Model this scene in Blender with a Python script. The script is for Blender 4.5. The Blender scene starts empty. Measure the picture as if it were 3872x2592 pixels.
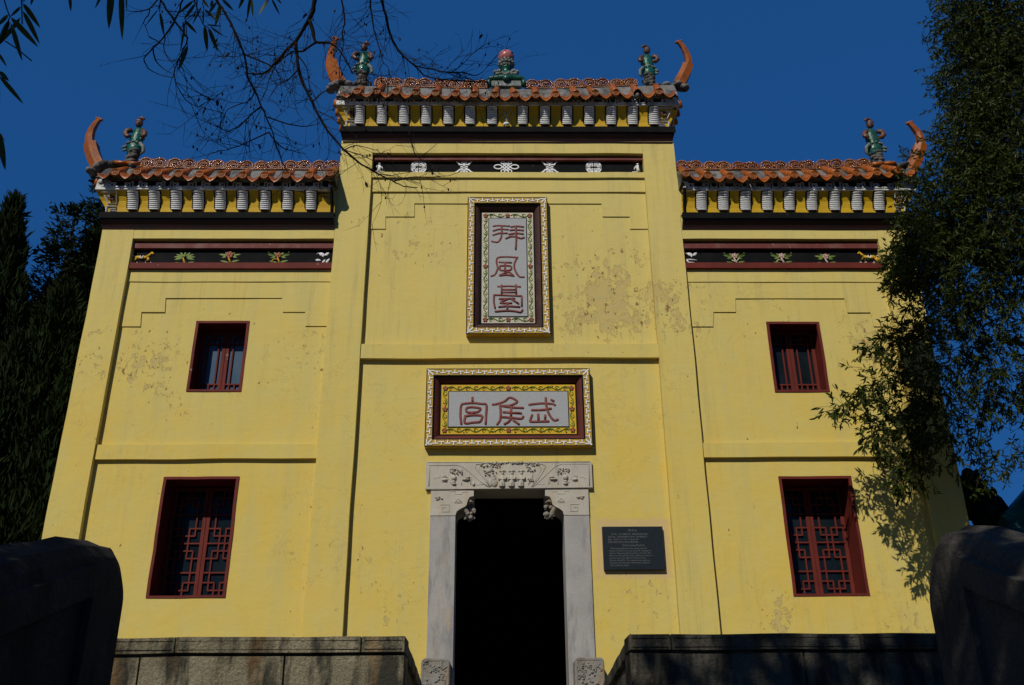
import bpy, math, random
import numpy as np
from mathutils import Vector, Matrix, noise
R = math.radians
sc = bpy.context.scene
# ---------------------------------------------------------------- camera
cam = bpy.data.objects.new('camera', bpy.data.cameras.new('camera'))
sc.collection.objects.link(cam); sc.camera = cam
cam.data.sensor_width = 36; cam.data.lens = 33.815; cam.data.clip_start = .05; cam.data.clip_end = 2000
cam.matrix_world = Matrix(((.999878, .001332, -.015579, 0), (-.0136, -.417499, -.908576, 0), (-.007715, .908677, -.41743, 1.6), (0, 0, 0, 1)))
# ---------------------------------------------------------------- sky, sun, exposure
SUN = Vector((-.21, -.45, .405)).normalized()          # direction towards the sun
EL = math.asin(SUN.z); AZ = math.atan2(SUN.x, SUN.y)
w = bpy.data.worlds.new('World'); sc.world = w; w.use_nodes = True
nt = w.node_tree; nt.nodes.clear()
sky = nt.nodes.new('ShaderNodeTexSky'); sky.sky_type = 'NISHITA'; sky.sun_disc = False
sky.sun_elevation = EL; sky.sun_rotation = AZ % (2 * math.pi); sky.altitude = 0; sky.air_density = 1.0; sky.dust_density = 0.0; sky.ozone_density = 10
bg = nt.nodes.new('ShaderNodeBackground'); bg.inputs[1].default_value = .15
wo = nt.nodes.new('ShaderNodeOutputWorld')
# deep, evenly blue winter sky: the texture's gradient is flattened and its blue deepened over the whole dome
gm = nt.nodes.new('ShaderNodeGamma'); gm.inputs[1].default_value = .25; mu = nt.nodes.new('ShaderNodeMix'); mu.data_type = 'RGBA'; mu.blend_type = 'MULTIPLY'; mu.inputs[0].default_value = 1; mu.inputs[7].default_value = (.087, .45, 1.19, 1)
nt.links.new(sky.outputs[0], gm.inputs[0]); nt.links.new(gm.outputs[0], mu.inputs[6]); nt.links.new(mu.outputs[2], bg.inputs[0]); nt.links.new(bg.outputs[0], wo.inputs[0])
sl = bpy.data.objects.new('sun', bpy.data.lights.new('sun', 'SUN')); sc.collection.objects.link(sl)
sl.data.energy = 3.25; sl.data.angle = R(.5); sl.data.color = (1, .95, .86)
sl.rotation_euler = SUN.to_track_quat('Z', 'Y').to_euler()
sc.view_settings.view_transform = 'Standard'; sc.view_settings.look = 'None'
sc.view_settings.exposure = 0; sc.view_settings.gamma = 1; sc.view_settings.use_curve_mapping = False
sc.cycles.max_bounces = 5
random.seed(7); rng = np.random.RandomState(11)
DISC_L=[(-5.941,10.312),(-5.603,10.324),(-5.272,10.302),(-4.953,10.285),(-4.631,10.275),(-4.294,10.271),(-3.961,10.26),(-3.622,10.257),(-3.285,10.262),(-2.927,10.267),(-2.607,10.307)]
DISC_R=[(2.973,10.305),(3.314,10.272),(3.657,10.255),(4.03,10.258),(4.348,10.274),(4.681,10.279),(5.005,10.297),(5.355,10.305),(5.666,10.321),(5.998,10.333),(6.336,10.367)]
DISC_C=[(-2.275,11.898),(-1.962,11.905),(-1.64,11.894),(-1.326,11.88),(-0.999,11.871),(-0.673,11.856),(-0.364,11.842),(-0.028,11.837),(0.302,11.843),(0.637,11.835),(0.964,11.847),(1.299,11.862),(1.611,11.88),(1.949,11.892),(2.314,11.903),(2.666,11.915)]
CORB_L=[-5.699,-5.363,-5.021,-4.678,-4.334,-3.988,-3.636,-3.284,-2.918]
CORB_R=[3.237,3.583,3.935,4.281,4.632,4.992,5.354,5.707,6.063]
CORB_C=[-2.253,-1.889,-1.524,-1.159,-0.794,-0.437,-0.076,0.428,0.794,1.161,1.525,1.89,2.246,2.597]
LEAF_A=[((-1.299,2.026,3.557),(-1.266,2.08,3.52),0.0137),((-1.267,1.985,3.49),(-1.22,2.023,3.41),0.0134),((-1.376,2.109,3.585),(-1.327,2.193,3.553),0.0158),((-1.279,1.967,3.431),(-1.22,1.972,3.305),0.0132),((-1.243,1.934,3.457),(-1.265,1.939,3.425),0.0102),((-1.274,1.939,3.434),(-1.297,1.947,3.401),0.0131),((-1.35,2.065,3.534),(-1.359,2.068,3.442),0.0185),((-1.321,2.067,3.545),(-1.385,2.112,3.484),0.0154),((-1.3,1.979,3.344),(-1.28,2.002,3.316),0.0073),((-1.327,2.047,3.339),(-1.292,2.047,3.305),0.0119),((-1.33,2.057,3.332),(-1.278,2.112,3.283),0.0119),((-1.351,2.094,3.345),(-1.316,2.078,3.246),0.006),((-1.361,2.175,3.232),(-1.367,2.221,3.239),0.0076),((-1.336,2.123,3.201),(-1.289,2.13,3.078),0.0194),((-1.344,2.099,3.303),(-1.375,2.189,3.275),0.0075),((-1.219,2.094,3.661),(-1.225,2.137,3.634),0.0111),((-1.114,2.075,3.655),(-1.157,2.139,3.649),0.0158),((-1.039,1.967,3.572),(-1.015,1.97,3.41),0.021),((-1.04,2.02,3.622),(-1.036,2.092,3.487),0.017),((-0.997,1.977,3.539),(-0.977,1.962,3.467),0.0045),((-1.253,1.988,3.552),(-1.256,1.997,3.521),0.009),((-1.248,1.964,3.521),(-1.251,1.947,3.48),0.0074)]
TWIG_A=[[(-1.336,1.987,3.554),(-1.324,2.004,3.516),(-1.315,2.014,3.494)],[(-1.285,1.986,3.554),(-1.283,2.001,3.521),(-1.282,2.021,3.477)],[(-1.317,2.015,3.493),(-1.333,2.036,3.448),(-1.348,2.048,3.42)],[(-1.329,2.041,3.437),(-1.294,2.05,3.416),(-1.257,2.062,3.387)],[(-1.351,2.05,3.418),(-1.348,2.082,3.346),(-1.347,2.145,3.21)],[(-1.354,2.065,3.385),(-1.348,2.075,3.363)],[(-1.161,1.972,3.58),(-1.041,1.971,3.577),(-1.0,1.985,3.546)],[(-1.155,1.984,3.553),(-1.161,1.972,3.58)]]
LEAF_B=[((-1.244,2.72,4.201),(-1.316,2.804,4.193),0.0085),((-1.252,2.753,4.22),(-1.217,2.759,4.103),0.012),((-1.099,2.664,4.188),(-1.146,2.677,4.139),0.0134),((-1.085,2.651,4.163),(-1.106,2.633,4.061),0.015),((-1.091,2.727,4.22),(-1.095,2.692,4.097),0.0103),((-1.081,2.723,4.205),(-1.071,2.728,4.13),0.0068),((-1.178,2.795,4.214),(-1.185,2.858,4.196),0.0104),((-1.168,2.79,4.212),(-1.136,2.839,4.196),0.0122),((-1.14,2.727,4.12),(-1.163,2.79,4.064),0.0095),((-1.063,2.715,4.119),(-1.056,2.766,4.043),0.0169),((-1.048,2.715,4.109),(-1.008,2.743,4.02),0.0151),((-1.018,2.652,4.055),(-0.954,2.626,3.986),0.0072),((-1.186,2.894,4.188),(-1.201,2.894,4.059),0.0195),((-1.037,2.763,4.267),(-1.062,2.821,4.213),0.0174),((-1.099,2.779,4.258),(-1.046,2.793,4.213),0.0104),((-1.06,2.735,4.261),(-1.031,2.684,4.163),0.0138),((-0.997,2.617,4.138),(-1.009,2.593,4.047),0.0132),((-0.984,2.631,4.165),(-0.916,2.588,4.064),0.0116),((-0.9,2.618,4.174),(-0.924,2.648,4.134),0.0132),((-0.884,2.631,4.187),(-0.916,2.739,4.17),0.015),((-0.919,2.749,4.286),(-0.914,2.784,4.228),0.0104),((-0.855,2.754,4.291),(-0.881,2.746,4.195),0.0139),((-0.86,2.806,4.337),(-0.845,2.882,4.333),0.0088),((-0.828,2.758,4.295),(-0.806,2.765,4.27),0.007),((-1.012,2.787,4.322),(-1.029,2.832,4.342),0.007),((-1.101,2.748,4.279),(-1.098,2.827,4.305),0.0104),((-1.083,2.782,4.185),(-1.015,2.764,4.159),0.0069)]
TWIG_B=[[(-1.092,2.664,4.228),(-1.089,2.693,4.163),(-1.067,2.713,4.12),(-1.049,2.717,4.111)],[(-1.222,2.668,4.223),(-1.224,2.682,4.192),(-1.231,2.691,4.174)],[(-1.071,2.679,4.194),(-1.064,2.689,4.172)],[(-1.089,2.683,4.185),(-1.104,2.677,4.2)],[(-1.089,2.693,4.163),(-1.133,2.707,4.135),(-1.136,2.718,4.112)],[(-1.131,2.708,4.133),(-1.125,2.744,4.053)],[(-1.092,2.664,4.228),(-1.037,2.666,4.221),(-0.916,2.663,4.223),(-0.828,2.664,4.216),(-0.801,2.667,4.21)],[(-1.007,2.681,4.187),(-1.037,2.666,4.221)],[(-1.224,2.682,4.192),(-1.226,2.695,4.164)]]
BRANCH=[(0.0125,[(-0.851,3.469,5.101),(-0.867,3.508,5.017),(-0.887,3.54,4.948),(-0.916,3.562,4.901),(-0.961,3.592,4.837),(-1.013,3.615,4.79),(-1.059,3.637,4.743),(-1.104,3.656,4.703),(-1.15,3.66,4.697),(-1.201,3.658,4.703)]),(0.0085,[(-0.961,3.592,4.837),(-0.954,3.622,4.772),(-0.949,3.649,4.713),(-0.929,3.67,4.666),(-0.884,3.713,4.571),(-0.807,3.769,4.447),(-0.735,3.804,4.367),(-0.645,3.834,4.299),(-0.567,3.852,4.257),(-0.502,3.865,4.227),(-0.444,3.875,4.203),(-0.379,3.876,4.197)]),(0.009,[(-0.874,3.471,4.858),(-0.858,3.497,4.8),(-0.846,3.514,4.763),(-0.782,3.515,4.759),(-0.744,3.525,4.736),(-0.7,3.551,4.678),(-0.675,3.574,4.626)]),(0.006,[(-0.883,3.67,4.903),(-0.943,3.689,4.865),(-0.996,3.693,4.859),(-1.062,3.713,4.818),(-1.102,3.741,4.758),(-1.128,3.775,4.686)]),(0.007,[(-1.283,3.252,4.871),(-1.251,3.285,4.797),(-1.226,3.302,4.76),(-1.207,3.314,4.733),(-1.153,3.361,4.628),(-1.126,3.386,4.572),(-1.114,3.424,4.49),(-1.081,3.454,4.424),(-1.051,3.481,4.363),(-1.02,3.511,4.297),(-0.99,3.546,4.219),(-0.96,3.584,4.136),(-0.936,3.601,4.098)]),(0.0075,[(-0.603,3.691,5.327),(-0.585,3.732,5.237),(-0.565,3.766,5.164),(-0.541,3.806,5.076),(-0.5,3.84,5.0),(-0.417,3.87,4.93),(-0.369,3.89,4.886),(-0.279,3.897,4.867),(-0.148,3.898,4.859),(-0.079,3.9,4.853)]),(0.0045,[(-0.417,3.87,4.93),(-0.321,3.877,4.911),(-0.252,3.882,4.898),(-0.21,3.876,4.91),(-0.141,3.849,4.966),(-0.058,3.816,5.034)]),(0.0045,[(-0.252,3.882,4.898),(-0.169,3.881,4.897),(-0.1,3.886,4.884),(-0.031,3.859,4.94)]),(0.005,[(-0.76,3.471,5.094),(-0.743,3.506,5.016),(-0.725,3.546,4.929),(-0.738,3.57,4.876),(-0.732,3.597,4.817),(-0.754,3.627,4.753),(-0.741,3.654,4.694)]),(0.0045,[(-0.645,3.619,5.245),(-0.631,3.657,5.163),(-0.618,3.707,5.054),(-0.591,3.746,4.968),(-0.571,3.782,4.888),(-0.544,3.796,4.857),(-0.517,3.829,4.783)]),(0.0045,[(-1.051,3.481,4.363),(-1.093,3.495,4.336),(-1.154,3.521,4.281),(-1.214,3.529,4.265),(-1.256,3.517,4.293)]),(0.004,[(-1.05,3.583,4.382),(-0.957,3.594,4.353),(-0.871,3.598,4.341),(-0.809,3.59,4.357)]),(0.0035,[(-1.02,3.529,4.258),(-1.123,3.551,4.215),(-1.214,3.564,4.188),(-1.275,3.57,4.177)]),(0.0035,[(-1.02,3.529,4.258),(-0.96,3.556,4.197),(-0.912,3.563,4.18),(-0.851,3.567,4.169)]),(0.003,[(-1.102,3.528,4.264),(-1.105,3.56,4.193),(-1.099,3.576,4.16)]),(0.0045,[(-1.152,3.465,4.642),(-1.056,3.479,4.607),(-1.013,3.492,4.579),(-0.982,3.517,4.522)]),(0.004,[(-0.949,3.649,4.713),(-1.001,3.671,4.666),(-1.052,3.683,4.643),(-1.091,3.71,4.585)]),(0.004,[(-0.884,3.713,4.571),(-0.826,3.69,4.618),(-0.78,3.684,4.629)]),(0.004,[(-0.427,3.848,4.5),(-0.414,3.875,4.44),(-0.388,3.897,4.391),(-0.335,3.888,4.409)]),(0.0035,[(-0.49,3.864,4.227),(-0.392,3.855,4.244),(-0.263,3.853,4.243),(-0.179,3.843,4.263)]),(0.003,[(-0.742,3.806,4.364),(-0.664,3.796,4.381),(-0.586,3.803,4.363),(-0.561,3.803,4.363)]),(0.003,[(-0.732,3.805,4.364),(-0.619,3.82,4.328),(-0.535,3.838,4.286)]),(0.0035,[(-0.949,3.622,4.772),(-0.91,3.643,4.725),(-0.897,3.681,4.642),(-0.91,3.713,4.572)]),(0.0035,[(-1.081,3.454,4.424),(-1.117,3.475,4.38),(-1.202,3.488,4.353),(-1.232,3.514,4.298)]),(0.005,[(-1.289,3.03,4.635),(-1.302,3.048,4.596),(-1.308,3.058,4.575),(-1.327,3.085,4.516),(-1.381,3.123,4.436),(-1.428,3.145,4.391),(-1.466,3.162,4.355),(-1.447,3.179,4.318),(-1.393,3.191,4.289),(-1.339,3.192,4.285)]),(0.0045,[(-1.416,3.034,4.632),(-1.401,3.056,4.583),(-1.397,3.059,4.576),(-1.354,3.086,4.516),(-1.301,3.116,4.45),(-1.285,3.127,4.425),(-1.316,3.154,4.366),(-1.339,3.184,4.303),(-1.332,3.206,4.254),(-1.305,3.223,4.215),(-1.263,3.239,4.18),(-1.136,3.252,4.147)]),(0.0035,[(-1.408,3.059,4.576),(-1.443,3.074,4.545),(-1.501,3.081,4.532),(-1.543,3.079,4.539)]),(0.0035,[(-1.428,3.145,4.391),(-1.416,3.165,4.345),(-1.37,3.182,4.307),(-1.339,3.187,4.296)]),(0.003,[(-1.447,3.124,4.437),(-1.401,3.133,4.415),(-1.37,3.137,4.405),(-1.308,3.134,4.409)]),(0.003,[(-1.443,3.074,4.545),(-1.451,3.087,4.517),(-1.47,3.099,4.493),(-1.458,3.108,4.472),(-1.447,3.124,4.437)]),(0.003,[(-1.381,3.123,4.436),(-1.382,3.146,4.387),(-1.362,3.163,4.349),(-1.332,3.165,4.343)])]
CROWN=[((7.323,11.0,12.024),1.0),((8.101,11.5,12.322),1.2),((7.239,11.5,12.318),0.5),((6.922,11.3,11.034),0.7),((7.36,11.0,10.706),1.1),((6.564,11.0,9.93),0.62),((6.452,11.2,9.403),0.45),((6.885,10.8,9.559),1.0),((6.311,11.0,8.695),0.9),((5.976,11.2,8.541),0.5),((6.759,10.6,8.37),1.0),((5.954,11.6,8.361),0.5),((6.073,11.0,7.812),0.8),((6.447,10.8,7.57),1.0),((5.817,11.8,8.193),0.35),((5.896,11.3,7.448),0.5),((6.197,11.2,7.139),0.7),((6.54,11.0,6.791),0.9),((5.853,11.6,6.882),0.6),((5.595,11.9,7.085),0.35),((5.2,12.0,6.673),0.38),((5.42,11.9,6.439),0.5),((5.735,11.7,6.356),0.55),((6.128,11.6,6.501),0.6),((6.422,11.4,6.416),0.6),((5.232,12.0,6.164),0.42),((5.505,11.9,5.94),0.5),((5.793,11.8,5.842),0.45),((5.311,12.0,5.61),0.38),((5.693,12.0,5.489),0.38),((6.006,12.0,5.608),0.32),((4.895,12.1,6.234),0.2),((4.697,12.1,6.109),0.12),((5.084,12.1,5.767),0.22),((6.269,11.6,6.069),0.35),((6.582,11.4,6.111),0.4),((6.504,11.4,5.521),0.45),((6.508,11.4,5.177),0.3),((5.453,12.1,5.223),0.2),((5.317,12.1,5.106),0.12),((5.617,11.9,7.898),0.12),((5.649,11.8,7.437),0.22),((5.709,11.6,8.717),0.22)]
HANG=[[(6.598,12.0,6.477),(6.432,12.0,5.974),(6.309,12.0,5.668),(6.332,12.0,5.367),(6.143,12.0,5.015)],[(6.432,12.0,5.974),(6.431,12.0,5.427),(6.31,12.0,5.131)],[(6.104,12.0,6.099),(6.089,12.0,5.729),(6.126,12.0,5.487)],[(6.321,12.0,5.729),(6.335,12.0,5.249),(6.366,12.0,5.073)]]
REACH=[[(6.688,12.0,8.377),(6.236,12.0,8.667),(5.84,12.0,8.594),(5.612,12.0,8.377)],[(6.63,12.0,8.091),(6.052,12.0,8.021),(5.751,12.0,8.091)],[(6.854,12.0,7.672),(6.155,12.0,7.264),(5.605,12.0,7.265),(5.144,12.0,7.065)],[(6.555,12.0,7.13),(5.871,12.0,6.736),(5.368,12.0,6.608),(4.879,12.0,6.353),(4.55,12.0,6.134)],[(6.339,12.0,6.67),(5.775,12.0,6.225),(5.269,12.0,6.039),(4.897,12.0,5.733)],[(6.274,12.0,6.35),(5.763,12.0,5.852),(5.394,12.0,5.43),(5.234,12.0,5.019)],[(7.005,12.0,8.376),(6.62,12.0,8.667),(6.132,12.0,8.449),(5.626,12.0,8.091)]]
KTOP=[(-8.673,15.0,11.163),(-8.717,15.0,10.429),(-7.959,15.0,9.72),(-7.864,15.0,10.429),(-7.698,15.0,10.793),(-7.417,15.0,10.978),(-7.396,15.0,11.541),(-7.832,15.0,7.574),(-7.96,15.0,6.809),(-7.798,15.0,8.7)]
SIDE=[(6.898,13.6,5.537),(6.895,13.6,5.77),(6.995,13.6,5.723),(7.054,13.6,5.603),(7.203,13.6,5.483),(7.306,13.6,5.273),(7.329,13.6,5.176),(7.38,13.6,5.176),(7.732,13.6,5.534),(7.523,13.6,4.634),(6.814,13.6,4.763)]
# ---------------------------------------------------------------- helpers
col = sc.collection
def tag(o, label=None, cat=None, group=None, kind=None):
    for k, v in (('label', label), ('category', cat), ('group', group), ('kind', kind)):
        if v: o[k] = v
    return o
def empty(name, loc=(0, 0, 0), **k):
    o = bpy.data.objects.new(name, None); col.objects.link(o); o.location = loc; o.empty_display_size = .2
    return tag(o, **k)
class MB:
    def __init__(s): s.v = []; s.f = []; s.m = []; s.sm = []
    def add(s, v, f, m=0, smooth=False):
        b = len(s.v); s.v += [tuple(p) for p in v]
        for q in f: s.f.append([b + i for i in q]); s.m.append(m); s.sm.append(smooth)
    def box(s, x0, x1, y0, y1, z0, z1, m=0):
        v = [(x, y, z) for z in (z0, z1) for y in (y0, y1) for x in (x0, x1)]
        s.add(v, [(0, 2, 3, 1), (4, 5, 7, 6), (0, 1, 5, 4), (2, 6, 7, 3), (0, 4, 6, 2), (1, 3, 7, 5)], m)
    def grid(s, P, m=0, smooth=False, closed=False):
        n, k = len(P), len(P[0]); f = []
        for i in range(n - 1):
            for j in range(k - (0 if closed else 1)):
                f.append((i * k + j, i * k + (j + 1) % k, (i + 1) * k + (j + 1) % k, (i + 1) * k + j))
        s.add([p for r in P for p in r], f, m, smooth)
    def prism(s, poly, y0, y1, m=0):        # outline in x,z, given depth
        n = len(poly); v = [(x, y0, z) for x, z in poly] + [(x, y1, z) for x, z in poly]
        s.add(v, [tuple(range(n)), tuple(range(2 * n - 1, n - 1, -1))] + [(i, i + n, (i + 1) % n + n, (i + 1) % n) for i in range(n)], m)
    def tube(s, pts, r, n=6, m=0, flat=1.0, cap=True, up=Vector((0, 1, 0)), smooth=True):
        # swept round section; r number or list; flat squashes it along 'up'
        pts = [Vector(p) for p in pts]; k = len(pts); rr = r if isinstance(r, (list, tuple)) else [r] * k
        rows = []
        for i, p in enumerate(pts):
            t = (pts[min(i + 1, k - 1)] - pts[max(i - 1, 0)])
            if t.length < 1e-9: t = Vector((0, 0, 1))
            t.normalize(); a = t.cross(up)
            if a.length < 1e-4: a = t.cross(Vector((1, 0, 0)))
            a.normalize(); b = a.cross(t)
            rows.append([p + a * math.cos(q * 2 * math.pi / n) * rr[i] + b * math.sin(q * 2 * math.pi / n) * rr[i] * flat for q in range(n)])
        b0 = len(s.v); s.grid(rows, m, smooth, True)
        if cap:
            s.f.append([b0 + j for j in range(n)]); s.m.append(m); s.sm.append(False)
            s.f.append([b0 + (k - 1) * n + j for j in reversed(range(n))]); s.m.append(m); s.sm.append(False)
    def bar(s, pts, wd, dep, m=0, y=None):   # flat ribbon in the x,z plane: width wd, front at y, depth dep behind
        pts = [Vector((p[0], 0, p[1])) for p in pts]; k = len(pts); L = []; Rr = []
        for i, p in enumerate(pts):
            d0 = (p - pts[i - 1]).normalized() if i else None
            d1 = (pts[i + 1] - p).normalized() if i < k - 1 else None
            if d0 is None: t = d1; e = p - t * 0; sc_ = 1
            elif d1 is None: t = d0; e = p; sc_ = 1
            else:
                t = d0 + d1
                t = t.normalized() if t.length > 1e-3 else d1
                sc_ = min(1 / max(t.dot(d1), .35), 2)
                e = p
            nrm = Vector((-t.z, 0, t.x)) * wd * .5 * sc_
            L.append(e + nrm); Rr.append(e - nrm)
        P = [[(l.x, y, l.z), (l.x, y + dep, l.z), (q.x, y + dep, q.z), (q.x, y, q.z)] for l, q in zip(L, Rr)]
        b0 = len(s.v); s.grid(P, m, False, True)
        s.f.append([b0 + j for j in range(4)]); s.m.append(m); s.sm.append(False)
        s.f.append([b0 + (k - 1) * 4 + j for j in (3, 2, 1, 0)]); s.m.append(m); s.sm.append(False)
    def lathe(s, prof, c, n=20, m=0, sy=1.0, smooth=True):
        s.grid([[(c[0] + r * math.cos(q * 2 * math.pi / n), c[1] + r * sy * math.sin(q * 2 * math.pi / n), c[2] + z) for q in range(n)] for r, z in prof], m, smooth, True)
    def ball(s, c, r, n=10, m=0, smooth=True, rot=None):
        r = r if isinstance(r, (tuple, list)) else (r, r, r); h = n // 2 + 1; P = []
        for i in range(h + 1):
            a = math.pi * i / h; row = []
            for q in range(n):
                p = Vector((math.sin(a) * math.cos(q * 2 * math.pi / n) * r[0], math.sin(a) * math.sin(q * 2 * math.pi / n) * r[1], math.cos(a) * r[2]))
                if rot: p = rot @ p
                row.append(tuple(Vector(c) + p))
            P.append(row)
        s.grid(P, m, smooth, True)
    def leaf(s, a, b, wd, y=0.0, th=.008, m=0):  # raised leaf / petal in the x,z plane
        a = Vector((a[0], 0, a[1])); b = Vector((b[0], 0, b[1])); d = b - a; n = Vector((-d.z, 0, d.x)).normalized() * wd * .5
        P = [a, a + d * .35 + n, a + d * .7 + n * .8, b, a + d * .7 - n * .8, a + d * .35 - n]
        v = [(p.x, y, p.z) for p in P] + [(a.x + d.x * .5, y - th, a.z + d.z * .5)]
        s.add(v, [(i, (i + 1) % 6, 6) for i in range(6)], m, True)
    def mesh(s, name, mats):
        me = bpy.data.meshes.new(name); me.from_pydata(s.v, [], s.f)
        for mt in (mats if isinstance(mats, (list, tuple)) else [mats]): me.materials.append(mt)
        me.polygons.foreach_set('material_index', s.m); me.polygons.foreach_set('use_smooth', s.sm); me.update()
        return me
    def build(s, name, mats, parent=None, bev=0, loc=None, fixn=True, **k):
        me = s.mesh(name, mats)
        if fixn:
            import bmesh
            bm = bmesh.new(); bm.from_mesh(me); bmesh.ops.recalc_face_normals(bm, faces=bm.faces); bm.to_mesh(me); bm.free()
        o = bpy.data.objects.new(name, me); col.objects.link(o)
        if parent: o.parent = parent
        if loc: o.location = loc
        if bev:
            md = o.modifiers.new('bevel', 'BEVEL'); md.width = bev; md.segments = 2; md.limit_method = 'ANGLE'
        return tag(o, **k)
def wobble(o, amp=.006, sc_=1.3, cut=None):   # the unevenness of hand-laid plaster and stone
    for v in o.data.vertices:
        p = v.co; q = p * sc_
        v.co = p + Vector((noise.noise(q), noise.noise(q + Vector((31, 0, 0))) * .7, noise.noise(q + Vector((0, 57, 0))))) * amp
    return o
def seg(a, b, st):
    n = max(1, int(round((b - a) / st))); return [a + (b - a) * i / n for i in range(n + 1)]
def fbox(mb, x0, x1, y0, y1, z0, z1, st=.22, m=0):   # box cut into small faces
    X, Z = seg(x0, x1, st), seg(z0, z1, st)
    mb.grid([[(x, y0, z) for x in X] for z in Z], m)
    mb.grid([[(x, y1, z) for x in X] for z in Z], m)
    mb.grid([[(x, y, z1) for x in X] for y in (y0, y1)], m); mb.grid([[(x, y, z0) for x in X] for y in (y0, y1)], m)
    mb.grid([[(x0, y, z) for z in Z] for y in (y0, y1)], m); mb.grid([[(x1, y, z) for z in Z] for y in (y0, y1)], m)

# ---------------------------------------------------------------- materials
class NT:
    def __init__(s, name):
        s.mat = bpy.data.materials.new(name); s.mat.use_nodes = True; s.t = s.mat.node_tree; s.b = s.t.nodes['Principled BSDF']
        s.co = s.t.nodes.new('ShaderNodeTexCoord').outputs['Object']
    def link(s, a, b): s.t.links.new(a, b)
    def n(s, ty, **k):
        o = s.t.nodes.new(ty)
        for a, v in k.items(): setattr(o, a, v)
        return o
    def mapping(s, scale=(1, 1, 1), loc=(0, 0, 0)):
        m = s.n('ShaderNodeMapping'); m.inputs['Scale'].default_value = scale; m.inputs['Location'].default_value = loc; s.link(s.co, m.inputs[0]); return m.outputs[0]
    def noise(s, sc_, det=4, rough=.55, scale=(1, 1, 1), loc=(0, 0, 0), dist=0):
        o = s.n('ShaderNodeTexNoise'); o.inputs['Scale'].default_value = sc_; o.inputs['Detail'].default_value = det; o.inputs['Roughness'].default_value = rough; o.inputs['Distortion'].default_value = dist
        s.link(s.mapping(scale, loc), o.inputs['Vector']); return o.outputs[0]
    def ramp(s, v, *st):
        o = s.n('ShaderNodeValToRGB'); e = o.color_ramp.elements
        while len(e) < len(st): e.new(.5)
        for q, (p, c) in zip(e, st): q.position = p; q.color = tuple(c) + (1,) if not isinstance(c, (int, float)) else (c, c, c, 1)
        s.link(v, o.inputs[0]); return o.outputs[0]
    def mix(s, f, a, b, mode='MIX'):
        o = s.n('ShaderNodeMix', data_type='RGBA', blend_type=mode)
        for i, v in ((0, f), (6, a), (7, b)):
            if isinstance(v, (int, float)): o.inputs[i].default_value = v if i == 0 else (v, v, v, 1)
            elif isinstance(v, tuple): o.inputs[i].default_value = tuple(v) + (1,)
            else: s.link(v, o.inputs[i])
        return o.outputs[2]
    def math(s, op, a, b=0.0, c=None):
        o = s.n('ShaderNodeMath', operation=op)
        for i, v in enumerate((a, b) if c is None else (a, b, c)):
            if isinstance(v, (int, float)): o.inputs[i].default_value = v
            else: s.link(v, o.inputs[i])
        return o.outputs[0]
    def blob(s, c, r):       # 1 at c falling to 0 at distance r
        d = s.n('ShaderNodeVectorMath', operation='DISTANCE'); s.link(s.co, d.inputs[0]); d.inputs[1].default_value = c
        m = s.n('ShaderNodeMapRange', interpolation_type='SMOOTHSTEP'); m.inputs[1].default_value = 0; m.inputs[2].default_value = r; m.inputs[3].default_value = 1; m.inputs[4].default_value = 0
        s.link(d.outputs['Value'], m.inputs[0]); return m.outputs[0]
    def bump(s, h, st=.3, dist=.01, prev=None):
        o = s.n('ShaderNodeBump'); o.inputs['Strength'].default_value = st; o.inputs['Distance'].default_value = dist; s.link(h, o.inputs['Height'])
        if prev: s.link(prev, o.inputs['Normal'])
        s.link(o.outputs[0], s.b.inputs['Normal']); return o.outputs[0]
    def done(s, c, rough=.8, spec=.5, **k):
        if isinstance(c, tuple): s.b.inputs['Base Color'].default_value = c + (1,)
        else: s.link(c, s.b.inputs['Base Color'])
        if isinstance(rough, (int, float)): s.b.inputs['Roughness'].default_value = rough
        else: s.link(rough, s.b.inputs['Roughness'])
        s.b.inputs['Specular IOR Level'].default_value = spec
        return s.mat
def paint(name, c, c2, rough=.7, sc_=6, thr=.5, bst=.15, bs=40, spec=.4, chips=None, chipc=(.5, .45, .38), stretch=(1, 1, 1)):
    t = NT(name); f = t.ramp(t.noise(sc_, 5, .6, stretch), (thr - .15, 0), (thr + .15, 1)); k = t.mix(f, c, c2)
    if chips: k = t.mix(t.ramp(t.noise(chips, 6, .7, stretch, (5, 3, 1)), (.66, 0), (.69, 1)), k, chipc)
    t.bump(t.noise(bs, 3), bst, .01); return t.done(k, rough, spec)

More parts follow.
